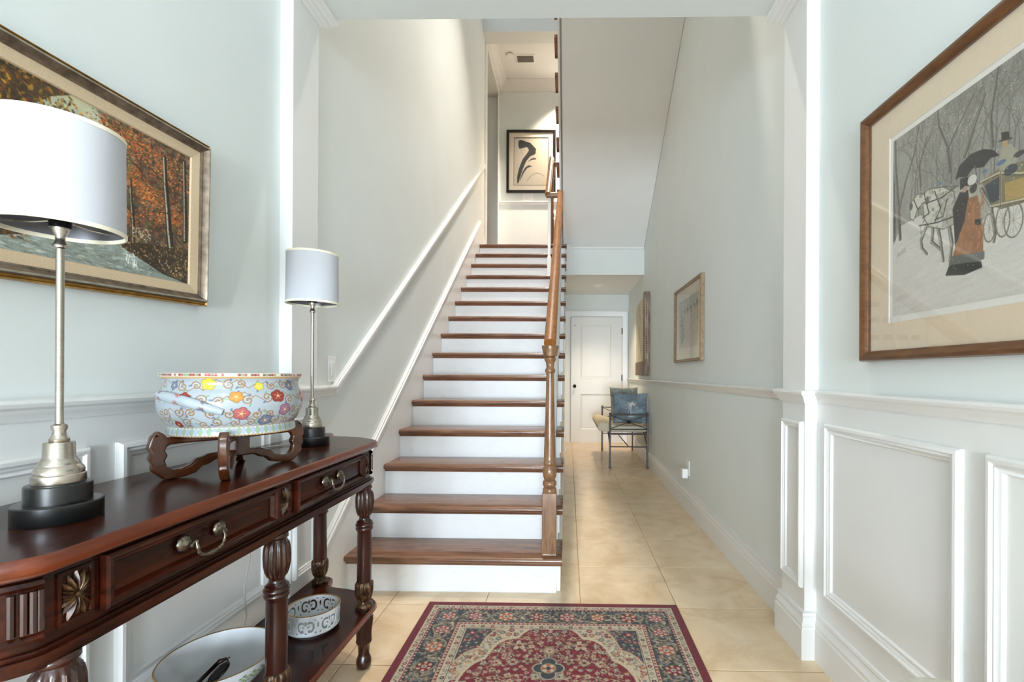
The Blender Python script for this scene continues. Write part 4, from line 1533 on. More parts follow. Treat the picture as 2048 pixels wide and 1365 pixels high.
# ------------------------------------------------------------------ autumn oil painting on the left wall
def autumn():
    W_, H_ = 520, 310
    cv = Cv(W_, H_, (108, 88, 62))
    P = lambda pts: [(a * W_, b * H_) for a, b in pts]
    f1 = fbm(H_, W_, 90, 1)
    f2 = fbm(H_, W_, 30, 2)
    base = np.array((92, 74, 52)) / 255
    cv.a[:] = base * (0.75 + .6 * f1[..., None])
    # pale valley light
    for k in range(26):
        cv.ell(W_ * (.50 + random.uniform(-.1, .1)), H_ * (.16 + random.uniform(-.1, .34)), random.uniform(24, 70), random.uniform(16, 40), random.choice([(170, 178, 156), (186, 190, 166), (158, 170, 158), (176, 172, 138)]), .35, random.uniform(0, 3), 14)
    # upper left canopy
    inl = lambda x, y: y < H_ * (.46 - .62 * max(0, x / W_ - .16)) or x < W_ * .2
    cv.poly(P([(0, 0), (.48, 0), (.42, .06), (.36, .16), (.24, .30), (.15, .5), (0, .6)]), (58, 42, 26), .9)
    cv.dabs(1500, (0, W_ * .50, 0, H_ * .6), [(62, 44, 22), (96, 68, 24), (150, 108, 30), (176, 128, 34), (110, 60, 26), (44, 34, 24), (134, 92, 32)], (2, 6), mask=inl)
    cv.dabs(160, (W_ * .1, W_ * .36, H_ * .12, H_ * .42), [(158, 52, 28), (176, 78, 40), (140, 44, 30)], (2, 6))
    # right-hand wood
    inr = lambda x, y: x > W_ * (.57 + .07 * math.sin(y / 30.0))
    cv.poly(P([(.58, .04), (.70, 0), (1, 0), (1, 1), (.84, .94), (.73, .83), (.64, .78), (.66, .33)]), (66, 48, 36), .92)
    cv.dabs(1300, (W_ * .56, W_, 0, H_ * .85), [(86, 64, 50), (108, 80, 58), (62, 50, 42), (126, 102, 76), (112, 74, 54), (92, 90, 60), (140, 112, 94), (80, 80, 58)], (3, 9), mask=inr)
    cv.dabs(260, (W_ * .56, W_ * .72, H_ * .02, H_ * .5), [(96, 100, 52), (120, 118, 66), (74, 78, 44), (150, 144, 96)], (2, 5), mask=inr)
    for (cx, cy, sx, sy, n) in ((.66, .08, .10, .07, 170), (.78, .13, .13, .10, 230), (.72, .35, .06, .06, 210), (.80, .42, .07, .06, 200), (.90, .22, .10, .12, 150), (.92, .50, .07, .07, 170), (.84, .56, .10, .05, 130), (.70, .62, .05, .06, 70)):
        for _ in range(int(n * 2.2)):
            x = random.gauss(cx, sx * .6) * W_
            y = random.gauss(cy, sy * .6) * H_
            r = random.uniform(.8, 2.4)
            cv.ell(x, y, r * 1.3, r * .7, random.choice([(190, 100, 40), (206, 128, 58), (160, 76, 40), (96, 62, 42), (84, 70, 46), (176, 88, 44), (204, 104, 54), (186, 72, 44), (160, 100, 48), (222, 160, 84), (140, 76, 44), (120, 84, 50), (104, 100, 56)]), random.uniform(.55, .95), random.uniform(-.8, .4))
    # trunks
    for pts, w0, w1 in (([(.862, .10), (.870, .30), (.881, .465), (.890, .62), (.903, .77)], 7, 14), ([(.966, .06), (.972, .3), (.975, .45), (.978, .66)], 6, 10), ([(.705, .36), (.712, .52), (.719, .63), (.722, .80)], 4, 7), ([(.660, .20), (.676, .32)], 4, 4), ([(.655, .70), (.680, .76), (.716, .80)], 3, 5)):
        cv.line(P(pts), w0 * 1.5, (44, 34, 28), 1, w1 * 1.5)
        cv.line([(x - w0 * .4, y) for x, y in P(pts)], w0 * .5, (190, 182, 160), .8, w1 * .4)
        for _ in range(14):
            k = random.randrange(len(pts) - 1)
            t = random.random()
            x = (pts[k][0] * (1 - t) + pts[k + 1][0] * t) * W_
            y = (pts[k][1] * (1 - t) + pts[k + 1][1] * t) * H_
            cv.ell(x, y, 2.2, 1.0, (50, 40, 34), .8)
    for a, b in (((.872, .3), (.80, .22)), ((.88, .44), (.955, .36)), ((.715, .52), (.80, .60)), ((.72, .6), (.68, .52)), ((.88, .5), (.80, .52))):
        cv.line(P([a, b]), 1.6, (40, 30, 26), .9)
    # water
    wm = P([(0, .80), (.20, .80), (.41, .80), (.63, .76), (.72, .84), (.80, .90), (.98, .985), (1, 1), (0, 1)])
    cv.poly(wm, (128, 136, 128), .95)
    cv.dabs(900, (0, W_ * .80, H_ * .78, H_), [(150, 164, 160), (108, 122, 118), (172, 180, 170), (124, 130, 112), (96, 102, 92), (188, 196, 190), (134, 150, 152)], (3, 9), (-.15, .25), .7, .22, lambda x, y: y > H_ * (.79 + .25 * max(0, x / W_ - .62)))
    # banks
    cv.poly(P([(0, .74), (.2, .78), (.30, .83), (.36, .88), (.26, .93), (0, .94)]), (56, 38, 24), .9)
    cv.dabs(420, (0, W_ * .36, H_ * .74, H_ * .93), [(50, 34, 22), (92, 60, 26), (120, 52, 28), (70, 66, 34), (134, 92, 34)], (2, 5))
    cv.poly(P([(.61, .77), (.70, .79), (.80, .76), (1, .74), (1, 1), (.86, .955), (.78, .90), (.70, .85)]), (52, 40, 28), .95)
    cv.dabs(620, (W_ * .62, W_, H_ * .73, H_ * .97), [(120, 92, 40), (160, 124, 56), (84, 62, 34), (60, 66, 36), (176, 150, 96), (110, 60, 34), (44, 34, 26), (196, 180, 140)], (1.5, 4), mask=lambda x, y: y > H_ * .73 and y < H_ * (.80 + .55 * (x / W_ - .62)))
    cv.dabs(70, (W_ * .72, W_ * .80, H_ * .66, H_ * .74), [(214, 206, 184), (190, 176, 140)], (1.5, 3))
    cv.dabs(40, (W_ * .69, W_ * .74, H_ * .86, H_ * .95), [(222, 226, 220)], (2, 4), (1.2, 1.9), .7, .4)
    # signature strokes
    x = .80 * W_
    for k in range(11):
        cv.line([(x + k * 5.4, H_ * .945 + k * .7), (x + k * 5.4 + random.uniform(1.5, 3.6), H_ * .945 + k * .7 - random.uniform(2, 4.5))], 1.1, (20, 16, 14))
    cv.a *= (1.0 + .3 * f2[..., None])
    cv.grain(.03, 9)
    return cv


lp_ = thing('oil_painting', 'autumn woodland oil painting in a bronze and gold frame on left wall', 'painting', (-1.122, 1.030, 1.535), world=False)
lp_.rotation_euler = (.038, .045, 0)
PW, PH = .74, .489
O_ = (0, -PW / 2, -PH / 2)
Uy, Vz, Nx = (0, 1, 0), (0, 0, 1), (1, 0, 0)
MB().ring(O_, Uy, Vz, Nx, PW, PH, [(0, -.016), (0, .008), (.003, .012), (.006, .008), (.010, .010), (.010, -.016)]).build('frame_outer', M['gold'], lp_, smooth=True, angle=30)
MB().ring(O_, Uy, Vz, Nx, PW, PH, [(.010, -.016), (.010, .011), (.013, .022), (.018, .024), (.021, .018), (.027, .012), (.027, -.016)]).build('frame_cove', M['bronzecove'], lp_, smooth=True, angle=30)
MB().ring(O_, Uy, Vz, Nx, PW, PH, [(.014, .0232), (.0155, .0255), (.018, .0248), (.018, .0225)]).build('frame_bead', M['silverleaf'], lp_, smooth=True, angle=30)
MB().ring(O_, Uy, Vz, Nx, PW, PH, [(.027, -.016), (.027, .011), (.029, .0115), (.033, .0085), (.033, -.016)]).build('frame_lip', M['bronzecove'], lp_, smooth=True, angle=30)
MB().ring(O_, Uy, Vz, Nx, PW, PH, [(.033, -.016), (.033, .006), (.058, .0025), (.060, -.002), (.060, -.016)]).build('liner', M['linen'], lp_)
flat_art('canvas', autumn(), (-.002, -PW / 2 + .059, PH / 2 - .059), (0, PW - .118, 0), (0, 0, -(PH - .118)), M['oil'], lp_)
MB().box(-.014, -.004, -PW / 2 + .05, PW / 2 - .05, -PH / 2 + .05, PH / 2 - .05).build('backing', M['walnut'], lp_)

# ------------------------------------------------------------------ winter carriage print on the right wall
def winter():
    W_, H_ = 640, 400
    cv = Cv(W_, H_, (140, 138, 130))
    P = lambda pts: [(a * W_, b * H_) for a, b in pts]
    f = fbm(H_, W_, 60, 4)
    f3 = fbm(H_, W_, 14, 5)
    cv.a[:] = np.array((138, 136, 128)) / 255 * (.78 + .30 * f[..., None] + .14 * f3[..., None])
    rw = random.Random(8)
    # woods: many fine branching trunks
    def tree(x, y, h, w0, col):
        def br(x, y, a, L, w_, dpt):
            x2, y2 = x + L * math.cos(a), y - L * math.sin(a)
            xm, ym = (x + x2) / 2 + rw.uniform(-2, 2), (y + y2) / 2
            cv.line([(x, y), (xm, ym), (x2, y2)], w_, col, .75)
            if dpt > 0:
                for q in range(rw.choice([2, 2, 3])):
                    br(x2, y2, a + rw.uniform(-.7, .7), L * rw.uniform(.55, .8), w_ * .62, dpt - 1)
        br(x, y, PI / 2 + rw.uniform(-.08, .08), h * .32, w0, 4)
    for k in range(70):
        tree(rw.uniform(0, W_), H_ * rw.uniform(.44, .56), H_ * rw.uniform(.5, .9), rw.uniform(1.2, 3.0), rw.choice([(96, 92, 84), (112, 106, 96), (84, 80, 72), (122, 116, 104)]))
    for _ in range(1400):
        cv.ell(rw.uniform(0, W_), rw.uniform(0, H_ * .56), rw.uniform(.8, 2.6), rw.uniform(.6, 1.4), rw.choice([(176, 172, 160), (104, 98, 86), (150, 146, 134), (196, 192, 182), (124, 112, 88)]), rw.uniform(.2, .55), rw.uniform(0, 3))
    # snow ground
    gp = P([(0, .60), (.04, .50), (.13, .49), (.26, .54), (.40, .60), (.48, .625), (.75, .60), (1, .62), (1, 1), (0, 1)])
    cv.poly(gp, (206, 201, 192))
    for _ in range(420):
        x, y = rw.uniform(0, W_), rw.uniform(H_ * .56, H_)
        cv.ell(x, y, rw.uniform(8, 34), rw.uniform(1.5, 5), rw.choice([(214, 210, 202), (196, 191, 182), (188, 184, 178), (220, 216, 208)]), .3, -.22, 3)
    for pts, w0 in (([(.005, .56), (.0, .25), (-.01, 0)], 11), ([(.036, .57), (.025, .355), (.012, .16), (.01, 0)], 9), ([(.027, .42), (.061, .269), (.10, .15), (.12, .02)], 6), ([(.25, .34), (.239, .213), (.206, .09), (.2, 0)], 7), ([(.239, .233), (.274, .158), (.33, .05)], 5), ([(.303, .31), (.331, .213), (.37, .08)], 6), ([(.132, .34), (.123, .227), (.158, .1)], 5), ([(.394, .333), (.388, .2), (.41, .0)], 6), ([(.6, .5), (.6, .2), (.63, 0)], 9), ([(.8, .5), (.81, .2), (.78, 0)], 10), ([(.93, .55), (.92, .2), (.95, 0)], 12)):
        cv.line(P(pts), w0, (76, 72, 64), .9, w0 * .5)
        cv.line([(x - w0 * .3, y) for x, y in P(pts)], w0 * .3, (134, 130, 120), .7)
    HW, HD = (200, 197, 184), (84, 80, 70)
    # horses
    cv.poly(P([(.331, .455), (.372, .49), (.39, .567), (.378, .632), (.358, .64), (.332, .61)]), (160, 158, 144))
    for l, w0 in (([(.36, .498), (.389, .584), (.396, .655), (.403, .718), (.399, .749)], 8), ([(.16, .553), (.134, .622), (.138, .665), (.159, .705)], 8), ([(.185, .576), (.18, .653), (.217, .707)], 8), ([(.205, .596), (.217, .678), (.226, .765)], 8), ([(.247, .598), (.259, .696), (.252, .775)], 9), ([(.345, .6), (.35, .68), (.345, .76)], 7)):
        cv.line(P(l), w0, HD, 1, w0 * .55)
        cv.line([(x - 1.5, y) for x, y in P(l)], w0 * .4, (168, 166, 152), .8, 2)
    cv.poly(P([(.132, .387), (.167, .378), (.223, .402), (.265, .45), (.272, .535), (.266, .605), (.224, .607), (.168, .567), (.147, .516), (.142, .444)]), HW)
    cv.poly(P([(.20, .42), (.29, .44), (.335, .47), (.335, .60), (.27, .605), (.22, .60)]), (166, 163, 150))
    cv.poly(P([(.082, .40), (.097, .392), (.115, .374), (.146, .385), (.158, .42), (.142, .448), (.116, .452), (.100, .50), (.084, .482)]), HW)
    for _ in range(150):
        x, y = rw.uniform(.13, .27), rw.uniform(.38, .60)
        cv.ell(x * W_, y * H_, rw.uniform(2, 6), rw.uniform(1, 3), rw.choice([(206, 203, 190), (112, 108, 94), (184, 180, 166), (134, 130, 114)]), .6, rw.uniform(0, 3))
    for op in ([(.132, .387), (.167, .376), (.223, .400), (.265, .448), (.272, .535), (.266, .605), (.224, .609), (.168, .569), (.147, .518), (.142, .446)], [(.082, .40), (.097, .392), (.115, .372), (.146, .385)], [(.142, .45), (.116, .454), (.100, .502), (.084, .484), (.082, .40)], [(.272, .61), (.335, .605)], [(.223, .40), (.29, .435), (.335, .465)]):
        cv.line(P(op), 2.0, (92, 88, 78), .9)
    for h in ([(.146, .385), (.167, .498), (.142, .51)], [(.239, .47), (.224, .547), (.192, .545)], [(.125, .542), (.2, .564), (.268, .569)], [(.10, .39), (.118, .45), (.15, .43)], [(.15, .44), (.22, .45), (.27, .43)], [(.19, .40), (.215, .5), (.19, .56)]):
        cv.line(P(h), 2.4, (40, 35, 30), 1)
    cv.ell(.088 * W_, .42 * H_, 5, 8, (60, 62, 68), .85)
    cv.ell(.16 * W_, .43 * H_, 5, 9, (70, 66, 56), .8)
    # sleigh carriage
    cv.poly(P([(.36, .46), (.418, .44), (.53, .47), (.64, .47), (.66, .60), (.56, .64), (.42, .62), (.388, .58)]), (116, 104, 76))
    cv.poly(P([(.37, .487), (.418, .476), (.418, .576), (.388, .578)]), (46, 54, 62))
    cv.poly(P([(.43, .515), (.52, .53), (.52, .615), (.432, .593)]), (166, 138, 76))
    cv.poly(P([(.53, .53), (.63, .53), (.63, .60), (.53, .62)]), (70, 80, 96))
    for l in ([(.357, .462), (.414, .46), (.477, .505), (.64, .50)], [(.389, .59), (.477, .612), (.66, .62)], [(.418, .45), (.418, .60)]):
        cv.line(P(l), 3.2, (196, 186, 150), .9)
        cv.line([(x, y + 2.5) for x, y in P(l)], 1.6, (60, 56, 48), .9)
    for (cx, cy, rx, ry) in ((.455, .684, .026, .072), (.425, .672, .020, .068), (.385, .682, .018, .062), (.60, .69, .05, .085)):
        ps = [((cx + rx * math.cos(t)) * W_, (cy + ry * math.sin(t)) * H_) for t in np.linspace(0, 2 * PI, 30)]
        cv.line(ps, 2.4, (106, 98, 82), .95)
        for q in range(6):
            t = q * PI / 6
            cv.line([((cx - rx * math.cos(t)) * W_, (cy - ry * math.sin(t)) * H_), ((cx + rx * math.cos(t)) * W_, (cy + ry * math.sin(t)) * H_)], .9, (130, 122, 104), .6)
    # driver and passengers
    cv.poly(P([(.418, .36), (.445, .358), (.468, .41), (.455, .48), (.415, .45)]), (156, 152, 130))
    cv.ell(.431 * W_, .344 * H_, 5, 8, (176, 142, 96))
    cv.poly(P([(.419, .292), (.441, .303), (.444, .335), (.421, .325)]), (34, 32, 32))
    cv.line(P([(.414, .325), (.45, .34)]), 2.2, (34, 32, 32))
    for (x, y, a, b, c) in ((.42, .42, 9, 4, (70, 100, 136)), (.37, .424, 6, 3, (84, 110, 140)), (.21, .375, 5, 3, (84, 110, 140)), (.447, .47, 12, 9, (40, 50, 60)), (.47, .42, 10, 5, (46, 46, 48)), (.55, .44, 10, 22, (64, 58, 56)), (.60, .44, 9, 20, (96, 66, 56))):
        cv.ell(x * W_, y * H_, a, b, c, .9)
    # umbrella, man, woman
    cv.poly(P([(.268, .402), (.283, .34), (.323, .312), (.363, .320), (.394, .345), (.416, .387), (.388, .378), (.366, .402), (.331, .384), (.31, .408), (.283, .392)]), (36, 36, 36))
    cv.line(P([(.34, .385), (.346, .46)]), 1.6, (50, 44, 40))
    cv.poly(P([(.286, .465), (.316, .472), (.322, .598), (.302, .66), (.270, .72), (.265, .607), (.260, .531)]), (38, 34, 34))
    cv.poly(P([(.288, .402), (.314, .41), (.317, .45), (.287, .455)]), (32, 30, 30))
    cv.ell(.304 * W_, .462 * H_, 5, 6, (168, 136, 116))
    cv.poly(P([(.316, .512), (.346, .514), (.358, .584), (.353, .62), (.304, .60)]), (142, 96, 60))
    cv.poly(P([(.308, .598), (.354, .612), (.365, .691), (.367, .785), (.259, .765), (.284, .671)]), (146, 98, 60))
    for _ in range(120):
        x, y = rw.uniform(.265, .365), rw.uniform(.52, .77)
        if x > .31 - (y - .6) * .32:
            cv.ell(x * W_, y * H_, rw.uniform(1.5, 4), rw.uniform(3, 9), rw.choice([(176, 120, 78), (122, 76, 46), (164, 106, 66), (138, 86, 52)]), .5, rw.uniform(-.3, .3))
    cv.poly(P([(.257, .757), (.370, .778), (.370, .812), (.305, .826), (.246, .794)]), (92, 92, 88))
    cv.poly(P([(.248, .797), (.360, .818), (.364, .848), (.305, .862), (.234, .843)]), (36, 38, 36))
    cv.poly(P([(.338, .622), (.358, .627), (.359, .655), (.34, .646)]), (40, 40, 40))
    cv.ell(.333 * W_, .475 * H_, 8, 9, (52, 42, 36))
    cv.ell(.329 * W_, .435 * H_, 10, 9, (208, 204, 194))
    # falling snow and pencilled signatures
    for _ in range(700):
        cv.ell(rw.uniform(0, W_), rw.uniform(0, H_ * .9), .9, .9, (226, 224, 218), rw.uniform(.4, .9))
    x0 = .02 * W_
    for k in range(9):
        cv.line([(x0 + k * 3.2, H_ * .67 - k * .8), (x0 + k * 3.2 + 2.2, H_ * .655 - k * .8 - rw.uniform(0, 5))], 1, (110, 106, 100), .8)
    cv.a = 1.0 * cv.a + .07
    cv.grain(.02, 6)
    return cv


wp = thing('framed_print', 'winter carriage print in a walnut frame with wide cream mat, right wall', 'picture', (.96, 1.0, 1.146))
Y0_, Y1_ = .445, 1.515
MB().ring((.972, Y1_, 1.146), (0, -1, 0), (0, 0, 1), (-1, 0, 0), Y1_ - Y0_, .780, [(0, 0), (0, .020), (.003, .027), (.012, .030), (.022, .026), (.026, .022), (.030, .018), (.032, .006), (.032, 0)]).build('frame', M['walnut'], wp, smooth=True, angle=30)
mi = MB().ring((.964, Y1_, 1.146), (0, -1, 0), (0, 0, 1), (-1, 0, 0), Y1_ - Y0_, .780, [(.028, -.004), (.028, .0), (.112, .0), (.112, -.004)])
mi.build('mat_board', M['matboard'], wp)
MB().ring((.964, Y1_, 1.146), (0, -1, 0), (0, 0, 1), (-1, 0, 0), Y1_ - Y0_, .780, [(.112, .0002), (.115, -.003), (.115, -.004), (.112, -.004)]).build('mat_bevel', M['bevelcut'], wp)
MB().box(.9665, .969, Y0_ + .03, Y1_ - .03, 1.18, 1.895).build('print_sheet', M['bevelcut'], wp)
flat_art('print', winter(), (.966, 1.388, 1.798), (0, -(1.388 - .575), 0), (0, 0, -.522), M['print'], wp)
MB().box(.9560, .9575, Y0_ + .03, Y1_ - .03, 1.176, 1.896).build('glass_pane', M['glass'], wp)

# ------------------------------------------------------------------ ink fashion print on the landing wall
def ink():
    W_, H_ = 200, 274
    cv = Cv(W_, H_, (206, 197, 180))
    Q = lambda pts: [((x - 430) / 332 * W_, (y - 265) / 455 * H_) for x, y in pts]
    K = (30, 28, 27)
    cv.poly(Q([(474, 290), (500, 284), (545, 300), (585, 312), (612, 340), (640, 372), (636, 400), (610, 396), (575, 378), (552, 352), (500, 366), (478, 366), (470, 330)]), K)
    cv.poly(Q([(560, 352), (605, 372), (640, 402), (628, 424), (585, 442), (545, 490), (515, 560), (490, 640), (470, 705), (460, 690), (462, 630), (480, 550), (512, 470), (556, 410), (572, 384)]), K, .95)
    for k in range(60):
        t = random.random()
        x, y = 600 + random.uniform(-20, 45), 390 + random.uniform(-40, 90)
        cv.line(Q([(x, y), (x + random.uniform(4, 16), y - random.uniform(-6, 8))]), 1, (60, 56, 54), .5)
    cv.poly(Q([(608, 540), (575, 525), (540, 545), (512, 590), (488, 660), (482, 685), (505, 640), (530, 590), (560, 552), (590, 542)]), (44, 42, 40), .95)
    cv.poly(Q([(640, 458), (620, 455), (585, 470), (560, 495), (590, 480), (615, 474), (640, 472)]), (54, 50, 48), .9)
    cv.line(Q([(557, 672), (590, 632), (625, 606), (655, 600), (690, 612), (718, 634)]), 1.8, (44, 42, 40))
    # face: light strokes only
    cv.line(Q([(490, 368), (494, 395), (503, 412), (514, 430), (530, 426)]), .9, (130, 118, 108), .7)
    cv.line(Q([(498, 380), (512, 377)]), 1.4, (60, 54, 52))
    cv.line(Q([(525, 382), (540, 384)]), 1.2, (60, 54, 52))
    cv.ell(*Q([(510, 411)])[0], 3.4, 1.5, (146, 66, 56))
    cv.line(Q([(436, 700), (436, 720)]), .5, (120, 110, 100), .5)
    cv.grain(.015, 12)
    return cv


sc_ = .802 / 475
hx, hz = -1.021, 5.081
hp_ = thing('framed_print', 'black framed ink drawing of a lady in a hat on the landing wall', 'picture', (-.62, 7.48, 4.07))
MB().ring((hx, 7.499, hz - 605 * sc_), (1, 0, 0), (0, 0, 1), (0, -1, 0), 475 * sc_, 605 * sc_, [(0, 0), (0, .032), (.006, .036), (.034, .036), (.042, .028), (.042, 0)]).build('frame', M['blackframe'], hp_, smooth=True, angle=30)
MB().ring((hx, 7.482, hz - 605 * sc_), (1, 0, 0), (0, 0, 1), (0, -1, 0), 475 * sc_, 605 * sc_, [(.04, -.006), (.04, 0), (.119, 0), (.119, -.006)]).build('mat_board', M['matcream'], hp_)
MB().ring((hx, 7.482, hz - 605 * sc_), (1, 0, 0), (0, 0, 1), (0, -1, 0), 475 * sc_, 605 * sc_, [(.119, .001), (.123, .001), (.123, -.006), (.119, -.006)]).build('fillet', M['blackm'], hp_)
flat_art('print', ink(), (hx + 72 * sc_, 7.487, hz - 75 * sc_), (334 * sc_, 0, 0), (0, 0, -457 * sc_), M['print'], hp_)
MB().box(hx + .04, hx + 475 * sc_ - .04, 7.472, 7.4735, hz - 605 * sc_ + .04, hz - .04).build('glass_pane', M['glass'], hp_)

# ------------------------------------------------------------------ sketch in the corridor
def sketch():
    W_, H_ = 150, 130
    cv = Cv(W_, H_, (206, 194, 172))
    f = fbm(H_, W_, 40, 20)
    cv.a *= (.9 + .18 * f[..., None])
    cv.poly([(0, 0), (W_, 0), (W_, 22), (0, 40)], (184, 178, 166), .6)
    cv.poly([(40, 45), (150, 30), (150, 95), (60, 112)], (196, 180, 154), .8)
    for x in range(50, 150, 11):
        cv.line([(x, 44 - (x - 50) * .12), (x, 104 - (x - 50) * .1)], 1, (160, 146, 124), .7)
    for y in range(50, 100, 11):
        cv.line([(46, y + 6), (150, y - 8)], 1.4, (222, 212, 196), .8)
    for x in (22, 48, 70, 96, 120, 134, 142):
        for _ in range(22):
            cv.ell(x + random.gauss(0, 4), 38 - (x * .08) + random.gauss(0, 5), 2.4, 1.4, (84, 74, 64), .6, random.uniform(0, 3))
        cv.line([(x, 40), (x + 1, 66)], 1, (110, 98, 84), .8)
    cv.poly([(14, 50), (36, 46), (44, 104), (18, 118)], (126, 134, 122), .75)
    cv.line([(20, 118), (60, 92), (105, 70), (140, 62)], 1.6, (110, 96, 80), .8)
    cv.dabs(150, (10, 50, 46, 118), [(104, 108, 98), (150, 150, 134), (90, 84, 76)], (1, 3))
    cv.grain(.02, 2)
    return cv


sk = thing('framed_sketch', 'pencil street sketch in thin taupe wooden frame above corridor chair rail', 'picture', (.97, 3.74, 1.21))
MB().ring((.979, 4.16, 1.208), (0, -1, 0), (0, 0, 1), (-1, 0, 0), .83, .632, [(0, 0), (0, .026), (.004, .030), (.014, .030), (.022, .022), (.026, .010), (.026, 0)]).build('frame', M['taupe'], sk, smooth=True, angle=30)
MB().ring((.968, 4.16, 1.208), (0, -1, 0), (0, 0, 1), (-1, 0, 0), .83, .632, [(.024, -.004), (.024, 0), (.115, 0), (.115, -.004)]).build('mat_board', M['matcream'], sk)
flat_art('print', sketch(), (.9705, 4.05, 1.73), (0, -.61, 0), (0, 0, -.41), M['print'], sk)
MB().box(.960, .9615, 3.352, 4.138, 1.23, 1.818).build('glass_pane', M['glass'], sk)

# ------------------------------------------------------------------ carved wood wall panel
wd = thing('carved_panel', 'tall carved driftwood wall panel with cream centre beyond the sketch', 'wall art', (.95, 5.95, 1.09))
MB().prism([(5.60, 1.27), (6.42, 1.27), (6.42, 1.98), (6.3, 2.04), (6.05, 2.075), (5.8, 2.06), (5.60, 2.0)], .945, .979, 'x').build('centre_board', M['creamwash'], wd, bevel=.004)
for y0 in (5.525,):
    sp = MB().prism([(y0, 1.092), (y0 + .075, 1.092), (y0 + .075, 2.085), (y0 + .055, 2.11), (y0 + .02, 2.105), (y0, 2.075)], .908, .979, 'x').build('stile', M['driftwood'], wd, bevel=.006)
    dots = MB()
    for k in range(34):
        z = 1.30 + k * .0205
        for x_ in (.923, .948):
            dots.add([(x_ - .006, y0 - .001, z), (x_, y0 - .001, z - .006), (x_ + .006, y0 - .001, z), (x_, y0 - .001, z + .006), (x_, y0 - .005, z)], [(0, 1, 4), (1, 2, 4), (2, 3, 4), (3, 0, 4)])
    dots.build('notch_carving', M['creamwash'], sp)
MB().box(.935, .979, 5.60, 6.42, 1.092, 1.27).build('lower_board', M['driftwood'], wd, bevel=.006)

# ------------------------------------------------------------------ iron bench with cushion and pillows
BX0, BX1, BY0, BY1 = .497, .935, 5.425, 6.672
be = thing('iron_bench', 'wrought iron bench with crossed arm braces against corridor wall', 'bench', ((BX0 + BX1) / 2, 6.05, 0))
for x in (BX0, BX1):
    for y in (BY0, BY1):
        MB().tube([(x, y, .0), (x, y, .012), (x, y, .02), (x, y, .636), (x, y, .645), (x, y, .655)], [.012, .016, .0115, .0115, .014, .004], 10).build('leg', M['iron'], be, smooth=True, angle=50)
for y in (BY0, BY1):
    for z, r in ((.628, .007), (.455, .007), (.404, .011), (.251, .007)):
        MB().tube([(BX0, y, z), (BX1, y, z)], r, 8).build('arm_rail' if z > .5 else 'cross_rail', M['iron'], be, smooth=True)
    zc_ = (.628 + .455) / 2
    xc_ = (BX0 + BX1) / 2
    for sx_ in (1, -1):
        MB().tube([(BX0, y, zc_ + sx_ * .08), (xc_ - .03, y, zc_ + sx_ * .012), (xc_ + .03, y, zc_ - sx_ * .012), (BX1, y, zc_ - sx_ * .08)], .0055, 6).build('arm_brace', M['iron'], be, smooth=True)
    ro = MB().lathe([(0, -.008), (.014, -.006), (.021, 0), (.014, .006), (0, .01)], 14, (0, 0, 0), lambda t, z, r: r * (1 + .15 * math.cos(6 * t))).build('rosette', M['blackm'], be, smooth=True)
    ro.location = (xc_ - be.location.x, y - be.location.y - .006, zc_)
    ro.rotation_euler = (PI / 2, 0, 0)
for x in (BX0, BX1):
    MB().tube([(x, BY0, .404), (x, BY1, .404)], .011, 8).build('seat_rail', M['iron'], be, smooth=True)
    for y, s_ in ((BY0, 1), (BY1, -1)):
        MB().tube([(x, y, .255), (x, y + s_ * .30, .398)], .006, 6).build('corner_brace', M['iron'], be, smooth=True)
        for q in (.12, .2):
            MB().tube([(x, y + s_ * q, .26 + q * .46), (x, y + s_ * q, .4)], .0045, 6).build('upright', M['iron'], be, smooth=True)
MB().tube([((BX0 + BX1) / 2, BY0, .251), ((BX0 + BX1) / 2, BY1, .251)], .007, 8).build('stretcher', M['iron'], be, smooth=True)
for q in range(5):
    y = BY0 + (BY1 - BY0) * (q + 1) / 6
    MB().box(BX0, BX1, y - .012, y + .012, .402, .408).build('seat_slat', M['iron'], be)

cb = MB()
sec = [(.945, .4165), (.945, .470), (.925, .484), (.80, .490), (.62, .492), (.55, .500), (.48, .524), (.43, .540), (.375, .526), (.352, .496), (.352, .460), (.375, .430), (.43, .4165)]
secs = [(5.47, .55), (5.478, .8), (5.50, .95), (5.54, 1.0), (6.05, 1.0), (6.55, 1.0), (6.59, .95), (6.612, .8), (6.62, .55)]
cvs, cfs = [], []
for y, k_ in secs:
    cvs += [(.65 + (x - .65) * (1 - (1 - k_) * .1), y, .455 + (z - .455) * k_ if z > .455 else .4165 + (z - .4165) * k_ + (1 - k_) * .03) for x, z in sec]
ns = len(sec)
for q in range(len(secs) - 1):
    for r0 in range(ns):
        r1 = (r0 + 1) % ns
        cfs.append((q * ns + r0, q * ns + r1, (q + 1) * ns + r1, (q + 1) * ns + r0))
cfs += [tuple(range(ns)), tuple((len(secs) - 1) * ns + r0 for r0 in range(ns))]
cu = tag(cb.add(cvs, cfs).build('seat_cushion', M['cushion'], None, smooth=True, angle=70), 'cream seat cushion with rounded front on the iron bench', 'cushion')


